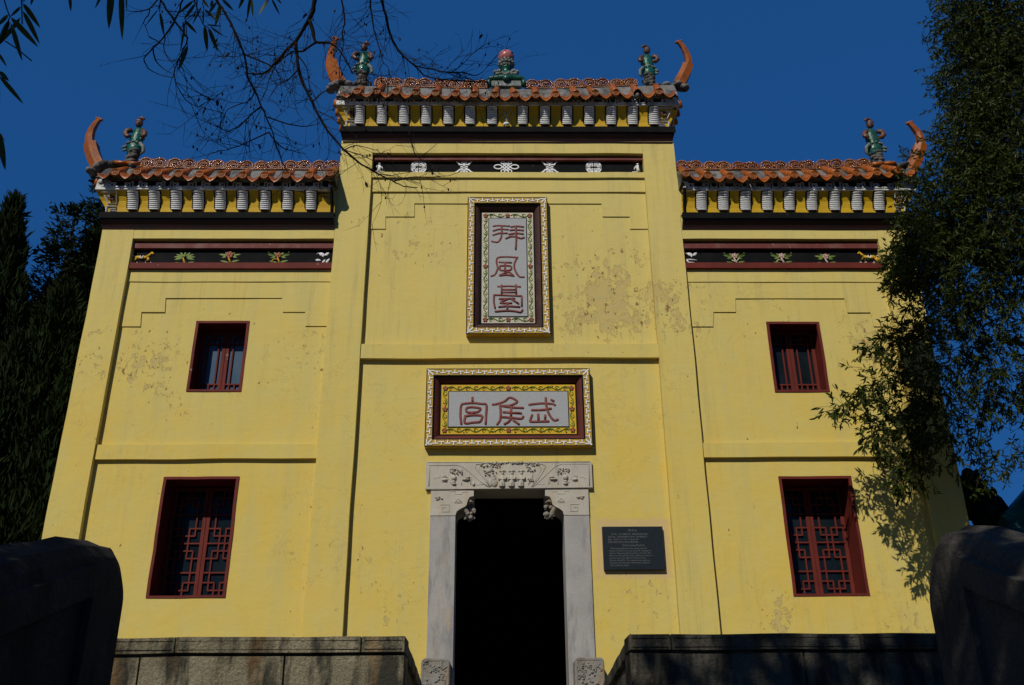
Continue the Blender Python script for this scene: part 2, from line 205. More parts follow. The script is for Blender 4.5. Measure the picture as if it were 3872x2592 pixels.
def plaster():
    t = NT('yellow_plaster')
    a = t.noise(.8, 6, .6); b = t.noise(3.2, 6, .65, (1, 1, .6), (3, 1, 7)); c = t.noise(14, 4, .6)
    k = t.mix(t.ramp(a, (.35, 0), (.65, 1)), (.625, .455, .090), (.60, .475, .125))
    k = t.mix(t.ramp(b, (.45, 0), (.66, .55)), k, (.56, .475, .165)); k = t.mix(t.ramp(t.noise(2.1, 5, .6, (1, 1, 1), (11, 5, 2)), (.50, 0), (.70, .55)), k, (.64, .44, .085))
    k = t.mix(t.ramp(c, (.45, 0), (.8, .5)), k, (.63, .455, .085))
    sx = t.n('ShaderNodeSeparateXYZ'); t.link(t.co, sx.inputs[0]); hz = t.n('ShaderNodeMapRange'); hz.inputs[1].default_value = 6.0; hz.inputs[2].default_value = 9.5; hz.inputs[4].default_value = .6; t.link(sx.outputs[2], hz.inputs[0])
    k = t.mix(hz.outputs[0], k, (.60, .50, .175))      # bleached towards the top
    # broad washed areas, rain streaks
    st = t.noise(1.1, 5, .6, (5, 1, .35), (2, 0, 0)); k = t.mix(t.ramp(st, (.50, 0), (.72, .45)), k, (.50, .43, .16)); k = t.mix(t.math('MULTIPLY', t.ramp(t.noise(2.6, 5, .7, (3, 1, .16), (6, 0, 3)), (.52, 0), (.70, .55)), t.ramp(t.noise(.5, 2), (.4, 0), (.6, 1))), k, (.40, .33, .12))
    # regions where the paint has let go
    reg = None
    for cc, r, g in (((1.75, 13.1, 8.35), 1.5, 1.0), ((2.65, 13, 8.2), 1.15, .9), ((-5.2, 13.1, 7.25), .9, .85), ((-2.9, 13.1, 7.4), .85, .55), ((-1.5, 13.1, 9.3), 1.2, .55), ((-6.0, 13, 7.4), 1.0, .55),
                     ((5.6, 13.1, 7.6), 1.0, .7), ((4.2, 13.1, 7.7), .9, .45), ((3.7, 13.1, 3.6), .9, .5), ((5.5, 13.1, 3.5), .8, .5), ((-2.2, 13, 4.2), 1.0, .4), ((-1.4, 13.1, 3.7), 1., .4), ((2.0, 13.1, 3.8), .8, .4), ((4.8, 13.1, 5.2), .8, .2), ((-4.6, 13.1, 6.5), 1., .35)):
        v = t.math('MULTIPLY', t.blob(cc, r), g); reg = v if reg is None else t.math('MAXIMUM', reg, v)
    pn = t.noise(3.6, 8, .62, (1, 1, .8), (9, 4, 2), .4); pf = t.noise(13, 6, .65, (1, 1, .7), (1, 4, 2), .3)
    pk = t.math('ADD', t.math('MULTIPLY', pn, .5), t.math('MULTIPLY', pf, .5))
    th = t.math('SUBTRACT', .652, t.math('MULTIPLY', reg, .195))
    m1 = t.math('SUBTRACT', pk, th)
    mask = t.ramp(t.math('MULTIPLY', m1, 20), (0, 0), (.35, 1))
    k = t.mix(mask, k, t.mix(t.ramp(c, (.35, 0), (.7, 1)), (.54, .405, .13), (.475, .385, .15)))
    # bare patch round the information sign
    dx = t.n('ShaderNodeSeparateXYZ'); t.link(t.co, dx.inputs[0]); ax = t.math('ABSOLUTE', t.math('SUBTRACT', dx.outputs[0], 1.86)); az = t.math('ABSOLUTE', t.math('SUBTRACT', dx.outputs[2], 4.52))
    dd = t.math('ADD', t.math('MAXIMUM', ax, t.math('ADD', az, .11)), t.math('MULTIPLY', t.noise(7, 4), .12)); k = t.mix(t.ramp(dd, (.54, .75), (.61, 0)), k, (.56, .40, .19))
    # curled edges: light rim, dark line under it
    rim = t.ramp(t.math('MULTIPLY', m1, 20), (0, 0), (.12, 1), (.3, 0)); k = t.mix(t.math('MULTIPLY', rim, .65), k, (.30, .20, .06))
    # small brown chips and hairline cracks
    ch = t.noise(13, 4, .55, (1, 1, .6), (4, 4, 4)); chm = t.ramp(t.math('ADD', ch, t.math('MULTIPLY', reg, .115)), (.728, 0), (.745, 1)); k = t.mix(chm, k, (.27, .16, .055))
    cr = t.noise(1.6, 9, .62, (1, 1, 1), (7, 2, 5), .6); crd = t.math('ABSOLUTE', t.math('SUBTRACT', cr, .5))
    crm = t.math('MULTIPLY', t.ramp(crd, (.0, 1), (.0045, 0)), t.ramp(t.noise(.55, 2, .5, (1, 1, 1), (3, 3, 3)), (.50, 0), (.56, 1))); k = t.mix(t.math('MULTIPLY', crm, .45), k, (.3, .2, .08))
    h = t.math('ADD', t.math('MULTIPLY', t.noise(5, 5, .6, (1, 1, 1.6)), .8), t.math('MULTIPLY', t.noise(45, 3), .12)); n1 = t.bump(h, .35, .02)
    t.bump(t.math('SUBTRACT', t.math('SUBTRACT', t.math('MULTIPLY', rim, .7), mask), t.math('MULTIPLY', chm, 1.5)), .6, .006, n1)
    return t.done(k, .85, .25)
M_YEL = plaster()
def stone(name, c1, c2, dark, dm=.5, rust=(.3, .2, .1), rm=.6, sc_=2.2, bst=.6, fine=(.5, .5), bd=.012):
    t = NT(name); k = t.mix(t.ramp(t.noise(sc_, 6, .6), (.35, 0), (.65, 1)), c1, c2)
    k = t.mix(t.ramp(t.noise(60, 3, .6), (.35, 0), (.7, fine[0])), k, tuple(x * fine[1] for x in c1))
    k = t.mix(t.ramp(t.noise(1.9, 6, .65, (2.2, 1.5, .55), (8, 2, 0)), (dm, 0), (dm + .13, .92)), k, dark)
    k = t.mix(t.ramp(t.noise(2.6, 5, .6, (1.6, 1, .5), (1, 7, 3)), (rm, 0), (rm + .16, .75)), k, rust)
    t.bump(t.math('ADD', t.noise(26, 6, .7), t.math('MULTIPLY', t.noise(5, 4), .9)), bst, bd); return t.done(k, .9, .2)
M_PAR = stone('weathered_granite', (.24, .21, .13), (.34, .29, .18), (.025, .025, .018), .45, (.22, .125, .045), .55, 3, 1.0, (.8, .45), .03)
M_PARD = stone('shaded_stained_granite', (.13, .118, .085), (.06, .056, .042), (.014, .014, .011), .44, (.15, .12, .07), .60, 3, 1.0, (.8, .5), .03)  # dark from stains and from the right parapet's shade, both in the colour
M_BLKR = stone('shaded_granite', (.11, .098, .078), (.075, .068, .055), (.03, .028, .024), .5, (.12, .095, .06), .6, 3, 1.0, (.8, .5), .03)  # right balustrade: shade put into the stone colour, lighter than the left
M_BLK = stone('deep_shade_granite', (.032, .029, .024), (.055, .049, .040), (.010, .010, .009), .47, (.028, .022, .014), .58, 3, 1.0, (.8, .5), .03)  # left balustrade: its deep shade is put into the stone colour
M_JAMB = stone('grey_marble', (.33, .31, .28), (.40, .375, .34), (.22, .215, .205), .50, (.46, .33, .19), .56, 3, .3, (.4, .75))
M_LINT = stone('carved_limestone', (.50, .46, .37), (.41, .375, .30), (.27, .25, .20), .55, (.47, .34, .19), .55, 4, .35, (.4, .75))
M_DRUM = stone('carved_block_stone', (.30, .28, .24), (.24, .22, .18), (.16, .14, .11), .56, (.30, .19, .09), .52, 5, .9, (.4, .6), .02)
M_MORT = stone('lime_mortar', (.15, .14, .125), (.25, .24, .22), (.05, .048, .044), .46, (.22, .20, .17), .66, 5, .8)
M_MAR = paint('maroon_paint', (.145, .020, .012), (.105, .015, .010), .7, 3, .5, .2, 50, .2, 7, (.26, .16, .13))
M_MAR2 = paint('maroon_moulding_paint', (.13, .027, .020), (.19, .10, .085), .7, 4, .62, .2, 50, .3, 9, (.30, .24, .20), (1, 1, 1))
M_MARD = paint('dark_maroon_paint', (.035, .010, .010), (.02, .012, .012), .5, 3)
M_BLKP = paint('black_paint', (.005, .0055, .006), (.010, .0105, .010), .75, 3.5, .6, .2, 40, .08, 8, (.05, .05, .046))
M_WHT = paint('white_paint', (.78, .78, .76), (.58, .58, .56), .7, 7, .6, .25, 40, .3, 9, (.16, .155, .14))
M_WHTM = paint('mildewed_white_paint', (.70, .70, .68), (.34, .34, .32), .75, 5, .52, .35, 40, .3, 6, (.045, .045, .042))
M_OCH = paint('ochre_paint', (.62, .39, .008), (.54, .32, .006), .65, 4, .5, .15, 30, .35, 9, (.2, .12, .02))
M_GOLD = paint('golden_paint', (.62, .36, .01), (.48, .26, .008), .6, 8, .5)
M_CREAM = paint('cream_paint', (.55, .50, .36), (.45, .41, .30), .7, 8, .5)
M_GRN = paint('leaf_green_paint', (.10, .17, .015), (.17, .24, .03), .6, 12, .5)
M_RED = paint('flower_red_paint', (.30, .07, .035), (.24, .10, .06), .6, 12, .5)
M_PNK = paint('petal_pink_paint', (.50, .32, .28), (.40, .2, .16), .6, 12, .5)
M_REDL = paint('red_character_paint', (.19, .045, .035), (.24, .10, .085), .85, 18, .55, .7, 45, .15)
def glaze(name, c1, c2, c3, sc_=7, rough=.16, bst=.35, bsc=18, m=.55, sp=.3):
    t = NT(name); oi = t.n('ShaderNodeObjectInfo').outputs['Random']
    k = t.mix(t.ramp(t.noise(sc_, 5, .6), (.35, 0), (.65, 1)), c1, c2); k = t.mix(t.ramp(t.noise(3, 4, .6, (1, 1, 1), (4, 4, 1)), (m, 0), (m + .12, .8)), k, c3)
    k = t.mix(t.math('MULTIPLY', oi, .55), k, c3)
    t.bump(t.noise(bsc, 4, .6), bst, .02); return t.done(k, t.ramp(t.noise(9, 3), (.4, rough), (.7, rough + .3)), sp)
M_TILE = glaze('orange_glazed_tile', (.46, .125, .005), (.33, .075, .004), (.15, .04, .010), 7, .24)
M_DISC = glaze('orange_glazed_tile_end', (.36, .10, .008), (.26, .07, .008), (.15, .06, .012), 9, .3, .5, 60)
M_RIDG = glaze('brown_glazed_ridge', (.25, .07, .005), (.11, .032, .009), (.33, .11, .008), 5, .12, 1.0, 30, .55, .4)
M_HORN = glaze('amber_glazed_horn', (.46, .12, .004), (.34, .08, .004), (.12, .038, .008), 3, .34, .3, 8)
M_TEAL = glaze('green_glaze', (.006, .115, .075), (.004, .07, .05), (.02, .06, .045), 8, .12, .5, 22)
M_BRNG = glaze('brown_glaze', (.15, .06, .035), (.11, .05, .03), (.07, .05, .035), 8, .2, .6, 30)
M_PINK = glaze('pink_glaze', (.50, .16, .15), (.40, .15, .12), (.19, .10, .06), 2, .15, .1, 5)
M_GREYG = glaze('grey_green_glaze', (.22, .24, .21), (.14, .16, .14), (.05, .09, .075), 9, .25, .8, 30)
def simple(name, c, rough=.6, spec=.4, trans=0, c2=None, sc_=20):
    t = NT(name)
    k = t.mix(t.ramp(t.noise(sc_, 3), (.35, 0), (.65, 1)), c, c2 or tuple(x * .75 for x in c))
    t.b.inputs['Transmission Weight'].default_value = trans; return t.done(k, rough, spec)
M_DARK = simple('dark_interior', (.010, .009, .008), .95, .1)  # near-black colour stands in for the shade of the unlit rooms
M_GRANF = paint('speckled_granite_field', (.40, .41, .40), (.27, .28, .27), .7, 90, .5, .3, 120, .3)
M_SIGN = simple('black_granite', (.012, .017, .018), .35, .4)
M_MARV = paint('dark_brown_moulding_paint', (.050, .017, .013), (.10, .055, .048), .7, 4, .68)
M_MARH = paint('deep_maroon_moulding_paint', (.115, .020, .012), (.08, .016, .011), .6, 4, .5)
M_OCF = paint('aged_ochre_frame_paint', (.46, .28, .018), (.30, .19, .03), .65, 6, .55, .2, 40, .3, 9, (.10, .09, .06))
M_INSC = simple('grey_inscription', (.15, .155, .145), .6, .3)
def glassmat():
    t = NT('dusty_window_glass'); k = t.mix(t.ramp(t.noise(2.5, 4), (.35, 0), (.65, 1)), (.004, .009, .012), (.010, .016, .019)); return t.done(k, .2, .15)
M_GLS = glassmat()
M_GLSB = simple('blue_window_glass', (.035, .075, .12), .2, .4, 0, (.05, .09, .13), 3)
def leafmat(name, c1, c2, rough=.45, spec=.4, tl=.0):
    t = NT(name); k = t.mix(t.ramp(t.noise(2.2, 4), (.35, 0), (.65, 1)), c1, c2)
    g = t.n('ShaderNodeNewGeometry').outputs['Random Per Island']; k = t.mix(t.math('MULTIPLY', g, .6), k, tuple(x * .45 for x in c1))
    m = t.done(k, rough, spec)
    if tl:
        tr = t.n('ShaderNodeBsdfTranslucent'); t.link(k, tr.inputs[0]); mx = t.n('ShaderNodeMixShader'); mx.inputs[0].default_value = tl
        o = t.t.nodes['Material Output']; t.link(t.b.outputs[0], mx.inputs[1]); t.link(tr.outputs[0], mx.inputs[2]); t.link(mx.outputs[0], o.inputs[0])
    return m
M_LEAF = leafmat('broad_leaf', (.058, .078, .007), (.024, .042, .005), .5, .2, .28)
M_CYP = leafmat('conifer_foliage', (.008, .017, .003), (.016, .030, .006), .8, .1)
M_BAM = leafmat('bamboo_leaf', (.045, .075, .010), (.03, .055, .008), .5, .3, .3)
M_BARK = simple('dark_bark', (.022, .016, .012), .9, .1, 0, (.012, .01, .008), 12)
M_BARK2 = simple('grey_bark', (.06, .05, .035), .9, .1, 0, (.03, .026, .02), 12)
M_GROUND = paint('packed_earth', (.085, .070, .042), (.06, .052, .03), .95, .8, .5, .5, 8, .1)
M_PAVE = stone('paving_stone', (.20, .18, .13), (.16, .145, .11), (.07, .065, .05), .55)
# ---------------------------------------------------------------- setting: ground, landing, steps
def gz(y): return 0 if y < .2 else (1.85 if y > 5 else 1.85 * (y - .2) / 4.8)
mb = MB(); ys = [-300, -60, -20, -8, -3, .2, 1.4, 2.6, 3.8, 5, 8, 14, 30, 80, 300]; xs = [-300, -80, -30, -12, -6, -3, 0, 3, 6, 12, 30, 80, 300]
mb.grid([[(x, y, gz(y) - .12) for x in xs] for y in ys]); mb.build('ground', M_GROUND, kind='structure')
mb = MB(); mb.box(-7, 7.4, 5.0, 13.0, 1.5, 1.85); mb.box(-2.2, 2.55, -6, .2, -.2, .01); pv = mb.build('paving', M_PAVE, kind='structure')
stair = MB()
for i in range(13):
    stair.box(-1.95, 2.3, .2 + i * .369, 5.02, -.1 + i * .142, .142 * (i + 1))
stair.build('stone_stairs', M_PAVE, bev=.01, kind='structure')
mb = MB()
for i, (y, z) in enumerate(((9.6, 2.0), (10.6, 2.15), (11.6, 2.3))): mb.box(-1.02, 1.32, y, 13.09, 1.8 + i * .001, z)
mb.build('entrance_steps', M_PAVE, bev=.01, kind='structure')

# ---------------------------------------------------------------- the gate hall
G = empty('gate_hall', (0.18, 13.3, 1.85), label='yellow plastered temple gate hall with three stepped bays and orange tiled eaves', cat='building')
OFF = Vector((-.18, -13.3, -1.85))
def part(mb_, name, mats, parent=G, bev=0, wob=0, **k):
    o = mb_.build(name, mats, parent, bev, **k)
    if wob: wobble(o, wob)
    if parent is G: o.location = OFF
    return o
ZB = 1.85
# windows (x0,x1,z0,z1) and door opening
WIN = [(-4.522, -3.734, 6.840, 7.974), (-4.665, -3.622, 3.890, 5.550), (4.090, 4.892, 6.815, 7.952), (3.980, 5.000, 3.868, 5.524)]
DOOR = (-.61, .96, ZB, 5.40)
def holed(mb_, x0, x1, z0, z1, y0, y1, holes, st=.25):
    X = set(seg(x0, x1, st)); Z = set(seg(z0, z1, st))
    for h in holes: X |= {h[0], h[1]}; Z |= {h[2], h[3]}
    X = sorted(X); Z = sorted(Z)
    X = [x for i, x in enumerate(X) if i == 0 or x - X[i - 1] > 1e-4]; Z = [z for i, z in enumerate(Z) if i == 0 or z - Z[i - 1] > 1e-4]
    for y in (y0, y1):
        b = len(mb_.v); mb_.v += [(x, y, z) for z in Z for x in X]
        for i in range(len(Z) - 1):
            for j in range(len(X) - 1):
                cx, cz = (X[j] + X[j + 1]) / 2, (Z[i] + Z[i + 1]) / 2
                if any(h[0] < cx < h[1] and h[2] < cz < h[3] for h in holes): continue
                k = b + i * len(X) + j; mb_.f.append([k, k + 1, k + 1 + len(X), k + len(X)]); mb_.m.append(0); mb_.sm.append(False)
    for h in holes:
        a, b, c, d = h; mb_.grid([[(x, y, z) for x, z in ((a, c), (b, c), (b, d), (a, d))] for y in (y0, y1)], 0, False, True)
PX = dict(a=-6.155, b=-5.663, c=-2.545, d=-2.022, e=2.398, f=2.918, g=6.005, h=6.512)
W0 = 13.10; W1 = 13.55
mb = MB(); holed(mb, PX['b'] - .02, PX['c'] + .02, ZB, 8.9, W0, W1, WIN[:2])
part(mb, 'wall', M_YEL, wob=.007)
mb = MB(); holed(mb, PX['d'] - .02, PX['e'] + .02, ZB, 10.64, W0, W1, [DOOR]); part(mb, 'wall', M_YEL, wob=.007)
mb = MB(); holed(mb, PX['f'] - .02, PX['g'] + .02, ZB, 8.9, W0, W1, WIN[2:]); part(mb, 'wall', M_YEL, wob=.007)
for x0, x1, zt in ((PX['a'], PX['b'], 9.55), (PX['c'], PX['d'], 11.22), (PX['e'], PX['f'], 11.22), (PX['g'], PX['h'], 9.55)):
    mb = MB(); fbox(mb, x0, x1, 13.0, 13.6, ZB, zt); part(mb, 'pilaster', M_YEL, wob=.010, bev=0)
for x0, x1, z0, z1 in ((PX['b'], PX['c'], 9.365, 9.55), (PX['d'], PX['e'], 10.985, 11.22), (PX['f'], PX['g'], 9.365, 9.55)):
    mb = MB(); fbox(mb, x0 + .003, x1 - .003, 13.002, 13.55, z0, z1); part(mb, 'lintel_band', M_YEL, wob=.008)
# string courses
for x0, x1, z0, z1, y in ((PX['b'], PX['c'], 5.80, 6.012, 13.04), (PX['d'], PX['e'], 7.335, 7.56, 13.02), (PX['f'], PX['g'], 5.80, 6.012, 13.035)):
    mb = MB(); fbox(mb, x0 - .01, x1 + .01, y, 13.2, z0, z1); part(mb, 'string_course', M_YEL, wob=.012, bev=.006)
# plaster layers stepping back under the painted friezes
for x0, x1, z0, z1, y in ((PX['b'], PX['c'], 8.64, 8.86, 13.07), (PX['f'], PX['g'], 8.632, 8.86, 13.07), (PX['d'], PX['e'], 10.52, 10.622, 13.02), (PX['d'], PX['e'], 10.27, 10.519, 13.055)):
    mb = MB(); fbox(mb, x0 - .01, x1 + .01, y, 13.13, z0, z1); part(mb, 'plaster_layer', M_YEL, wob=.008, bev=.004)
for pts, zt in (([(PX['b'], 7.887), (-5.35, 7.887), (-5.37, 8.127), (-5.02, 8.127), (-5.04, 8.365), (-3.275, 8.365), (-3.245, 8.127), (-2.905, 8.127), (-2.885, 7.89), (PX['c'], 7.89)], 8.65),
                ([(PX['d'], 9.592), (-1.76, 9.592), (-1.77, 9.819), (-1.312, 9.819), (-1.32, 10.066), (1.68, 10.066), (1.687, 9.822), (2.122, 9.822), (2.11, 9.595), (PX['e'], 9.595)], 10.295),
                ([(PX['f'], 7.875), (3.27, 7.875), (3.30, 8.12), (3.64, 8.12), (3.66, 8.352), (5.34, 8.352), (5.355, 8.11), (5.705, 8.11), (5.72, 7.873), (PX['g'], 7.873)], 8.642)):
    mb = MB(); mb.prism([(pts[0][0] - .01, zt)] + [(pts[0][0] - .01, pts[0][1])] + pts[1:-1] + [(pts[-1][0] + .01, pts[-1][1]), (pts[-1][0] + .01, zt)], 13.083, 13.12)
    part(mb, 'stepped_relief', M_YEL)
# body behind the facade
mb = MB()
mb.box(-6.10, -5.8, 13.61, 19, ZB, 9.9); mb.box(6.15, 6.45, 13.61, 19, ZB, 9.9); mb.box(-6.10, 6.45, 19.0, 19.3, ZB, 9.9)
part(mb, 'rear_wall', M_YEL)
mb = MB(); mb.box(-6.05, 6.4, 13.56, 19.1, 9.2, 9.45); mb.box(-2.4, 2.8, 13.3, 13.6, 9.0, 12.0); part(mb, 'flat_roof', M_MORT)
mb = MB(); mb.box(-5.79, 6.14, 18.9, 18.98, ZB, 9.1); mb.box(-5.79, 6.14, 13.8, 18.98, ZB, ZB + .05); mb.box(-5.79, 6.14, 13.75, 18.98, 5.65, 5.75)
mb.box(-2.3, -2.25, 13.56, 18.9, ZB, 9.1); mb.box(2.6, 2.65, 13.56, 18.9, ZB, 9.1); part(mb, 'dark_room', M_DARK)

# ---- painted friezes
def frieze(x0, x1, ztop, zb0, zb1, low):
    mb = MB()    # upper moulding: cove above, fillet below
    mb.grid([[(x0, y, z), (x1, y, z)] for y, z in ((13.10, ztop), (13.09, ztop - .005), (13.08, ztop - .035), (13.062, ztop - .055), (13.062, zb1), (13.13, zb1))])
    fr = part(mb, 'frieze_moulding', M_MAR2, fixn=False)
    if low:
        mb = MB(); fbox(mb, x0, x1, 13.018, 13.13, low, zb0, .3); part(mb, 'frieze_moulding', M_MAR, bev=.004, wob=.003)
    mb = MB(); mb.box(x0, x1, 13.12, 13.135, zb0 - .12, zb1 + .15); return part(mb, 'frieze_panel', M_BLKP)
FL = frieze(PX['b'], PX['c'], 9.365, 8.945, 9.228, 8.845)
FR = frieze(PX['f'], PX['g'], 9.365, 8.945, 9.228, 8.85)
FC = frieze(PX['d'], PX['e'], 10.985, 10.62, 10.893, None)
Y = 13.118
def sub(mb_, name, mats, parent, **k): return mb_.build(name, mats, parent, **k)
def horse(cx, cz, s, mt, par):
    mb = MB(); P = lambda l: [(cx + s * a * .001, cz + b * .001) for a, b in l]
    T = lambda l, r: mb.tube([(x, Y - .008, z) for x, z in P(l)], [q * .001 for q in r], 8, 0, .6)
    T([(-105, 0), (-60, 5), (0, -8), (60, 5), (90, 20)], [20, 32, 24, 28, 22]); T([(80, 15), (115, 50), (140, 85)], [24, 18, 14]); T([(140, 88), (165, 70), (178, 58)], [19, 15, 9])
    T([(140, 95), (135, 125)], [8, 3]); T([(152, 95), (158, 122)], [7, 3])
    T([(-100, -5), (-135, -40), (-160, -75)], [20, 13, 9]); T([(-85, -15), (-105, -55), (-135, -90)], [17, 12, 8]); T([(85, 0), (100, -35), (75, -60)], [15, 11, 8]); T([(95, 5), (118, -30), (100, -55)], [13, 9, 6])
    o = sub(mb, 'horse', mt, par)
    mb = MB(); mb.tube([(x, Y - .03, z) for x, z in P([(-18, 22), (-14, -18), (8, -24), (26, -10), (28, 22)])], .007, 6); mb.tube([(x, Y - .008, z) for x, z in P([(-110, 15), (-150, 40), (-190, 50)])], [.007, .006, .004], 6)
    for a in (-170, -60, 70, 150): mb.tube([(x, Y - .006, z) for x, z in P([(a - 30, -125), (a, -85), (a + 22, -100), (a + 35, -125)])], .007, 5)
    sub(mb, 'saddle_and_waves', M_WHT, par)
horse(-5.52, 9.085, 1, M_GOLD, FL); horse(5.86, 9.092, -1, M_GOLD, FR)
def crane(cx, cz, s, par, wavy):
    mb = MB(); L = lambda a, b, w: mb.leaf((cx + s * a[0] * .001, cz + a[1] * .001), (cx + s * b[0] * .001, cz + b[1] * .001), w * .001, Y, .02)
    L((-70, 70), (40, 30), 55); L((30, 25), (95, 80), 45); L((-50, 75), (-100, 50), 18); L((0, 40), (10, -5), 30)
    if wavy: L((-110, -50), (-20, -60), 40); L((0, -120), (45, -40), 34); L((55, -115), (110, -25), 38)
    else: L((-80, -40), (90, -55), 22); L((-70, -90), (90, -110), 20); L((-90, -30), (-40, -110), 30)
    sub(mb, 'crane', M_WHT, par)
crane(-2.72, 9.10, 1, FL, 1); crane(3.05, 9.10, 1, FR, 0)
def flower(cx, cz, kind, par, gold=True):
    stem = M_GOLD if gold else M_CREAM
    mb = MB(); mb.tube([(cx - .02, Y - .01, cz - .01), (cx, Y - .012, cz - .06), (cx + .035, Y - .01, cz - .15)], [.009, .014, .022], 6)
    if kind in (2, 4): mb.tube([(cx - .0, Y - .01, cz - .07), (cx - .06, Y - .01, cz - .055), (cx - .09, Y - .01, cz - .08), (cx - .075, Y - .01, cz - .105)], [.012, .01, .009, .006], 6)
    if kind == 3: mb.tube([(cx + .01, Y - .01, cz - .1), (cx - .05, Y - .01, cz - .06)], .009, 5); mb.tube([(cx + .01, Y - .01, cz - .1), (cx + .07, Y - .01, cz - .03)], .009, 5)
    sub(mb, 'flower_stem', stem, par)
    mb = MB(); n = 9 if kind == 0 else 7
    for i in range(n):
        a = math.pi * (-.12 + 1.24 * i / (n - 1)); r = .17 if kind == 0 else .13 + .05 * (i % 2)
        if kind != 0 and 2 < i < 4: continue
        mb.leaf((cx + .03 * math.cos(a), cz + .02 * math.sin(a)), (cx + r * math.cos(a), cz + r * .62 * math.sin(a)), .035, Y)
    mb.leaf((cx + .03, cz - .11), (cx + .16, cz - .075), .032, Y); mb.leaf((cx, cz - .12), (cx - .14, cz - .085), .03, Y)
    if kind in (2, 3, 4):
        for s in (-1, 1): mb.tube([(cx + s * .05, Y - .008, cz + .015), (cx + s * .12, Y - .008, cz + .03), (cx + s * .165, Y - .008, cz + .055), (cx + s * .15, Y - .008, cz + .075)], .005, 5)
    sub(mb, 'leaves', M_GRN, par)
    mb = MB()
    if kind != 0:
        k = 6; rr = .055 if kind == 1 else .045
        for i in range(k):
            a = 2 * math.pi * i / k + .3; mb.ball((cx + rr * .7 * math.cos(a), Y - .012, cz + .01 + rr * .7 * math.sin(a)), (rr * .5, .012, rr * .5), 8)
        sub(mb, 'petals', M_RED if kind in (1, 2) else M_PNK, par)
    mb = MB(); mb.ball((cx, Y - .022, cz + .01), (.016, .012, .016), 8); sub(mb, 'flower_heart', stem, par)
flower(-4.86, 9.09, 0, FL); flower(-4.165, 9.12, 1, FL); flower(-3.405, 9.115, 2, FL)
flower(3.73, 9.10, 3, FR, False); flower(4.475, 9.10, 4, FR, False); flower(5.165, 9.09, 5, FR, False)
# white emblems of the central frieze
def arc(cx, cz, r, a0, a1, n=12, rz=None): return [(cx + r * math.cos(R(a0 + (a1 - a0) * i / n)), cz + (rz or r) * math.sin(R(a0 + (a1 - a0) * i / n))) for i in range(n + 1)]
def coin(cx, cz):
    mb = MB(); B = lambda p, w=.024: mb.bar(p, w, .015, 0, Y - .014)
    for s in (1, -1):
        B(arc(cx, cz, .12, 8 if s > 0 else 188, 172 if s > 0 else 352, 16))
        for t in (1, -1):
            f = lambda l: [(cx + t * a, cz + s * b) for a, b in l]
            B(f([(.128, .022), (.05, .022)])); B(f([(.02, .018), (.02, .088), (.05, .088), (.05, .062)])); B(f([(.02, .05), (.075, .048), (.08, .03)]), .02)
            B(f([(.05, .022), (.05, .045)]), .02)
    return sub(mb, 'round_longevity_emblem', M_WHT, FC)
coin(-1.275, 10.78); coin(1.588, 10.78)
def shou(cx, cz):
    mb = MB(); B = lambda p, w=.024: mb.bar([(cx + a, cz + b) for a, b in p], w, .015, 0, Y - .014)
    B([(0, .13), (0, -.11)], .034); B([(-.05, .095), (.05, .095)], .02)
    for t in (1, -1):
        B([(t * .012, .05), (t * .075, .05), (t * .1, .09), (t * .125, .11)], .022); B([(0, .008), (t * .06, .008)], .02); B([(0, -.025), (t * .06, -.025)], .016)
        B([(t * .012, -.045), (t * .075, -.05), (t * .105, -.085), (t * .14, -.105)], .024); B([(t * .012, -.075), (t * .05, -.085), (t * .06, -.11)], .018)
    sub(mb, 'longevity_character', M_WHT, FC)
shou(-.535, 10.78); shou(.866, 10.78)
mb = MB(); cx, cz = .157, 10.785
B = lambda p, w=.017, dy=0: mb.bar(p, w, .015, 0, Y - .014 - dy)
for i in (-1, 0, 1):
    B([(cx - .065 + i * .03, cz - .065 - i * .03), (cx + .065 + i * .03, cz + .065 - i * .03)]); B([(cx - .065 + i * .03, cz + .065 + i * .03), (cx + .065 + i * .03, cz - .065 + i * .03)], .017, .002)
for s in (-1, 1):
    B(arc(cx + s * .135, cz, .065, 0, 360, 16, .04), .017, .004)
    for t in (-1, 1): B(arc(cx + s * .058, cz + t * .085, .03, 0, 360, 12), .015, .004)
sub(mb, 'endless_knot', M_WHT, FC)
for x, s in ((-1.92, 1), (2.312, -1)):
    mb = MB(); mb.ball((x, Y - .015, 10.835), (.013, .012, .016), 8); mb.tube([(x - .022, Y - .016, 10.85), (x + .022, Y - .016, 10.85)], .005, 5)
    mb.tube([(x, Y - .01, 10.82), (x + .004 * s, Y - .014, 10.77), (x - .006 * s, Y - .012, 10.70)], [.020, .024, .030], 8, 0, .5); mb.tube([(x - .018, Y - .014, 10.81), (x - .045, Y - .014, 10.79), (x - .03, Y - .02, 10.76)], .008, 6); mb.tube([(x, Y - .014, 10.80), (x + s * .05, Y - .014, 10.77), (x + s * .06, Y - .014, 10.73)], .01, 6)
    mb.tube([(x - .06, Y - .01, 10.69), (x, Y - .012, 10.70), (x + .1 * s, Y - .01, 10.685)], .010, 6); sub(mb, 'white_figure', M_WHT, FC)

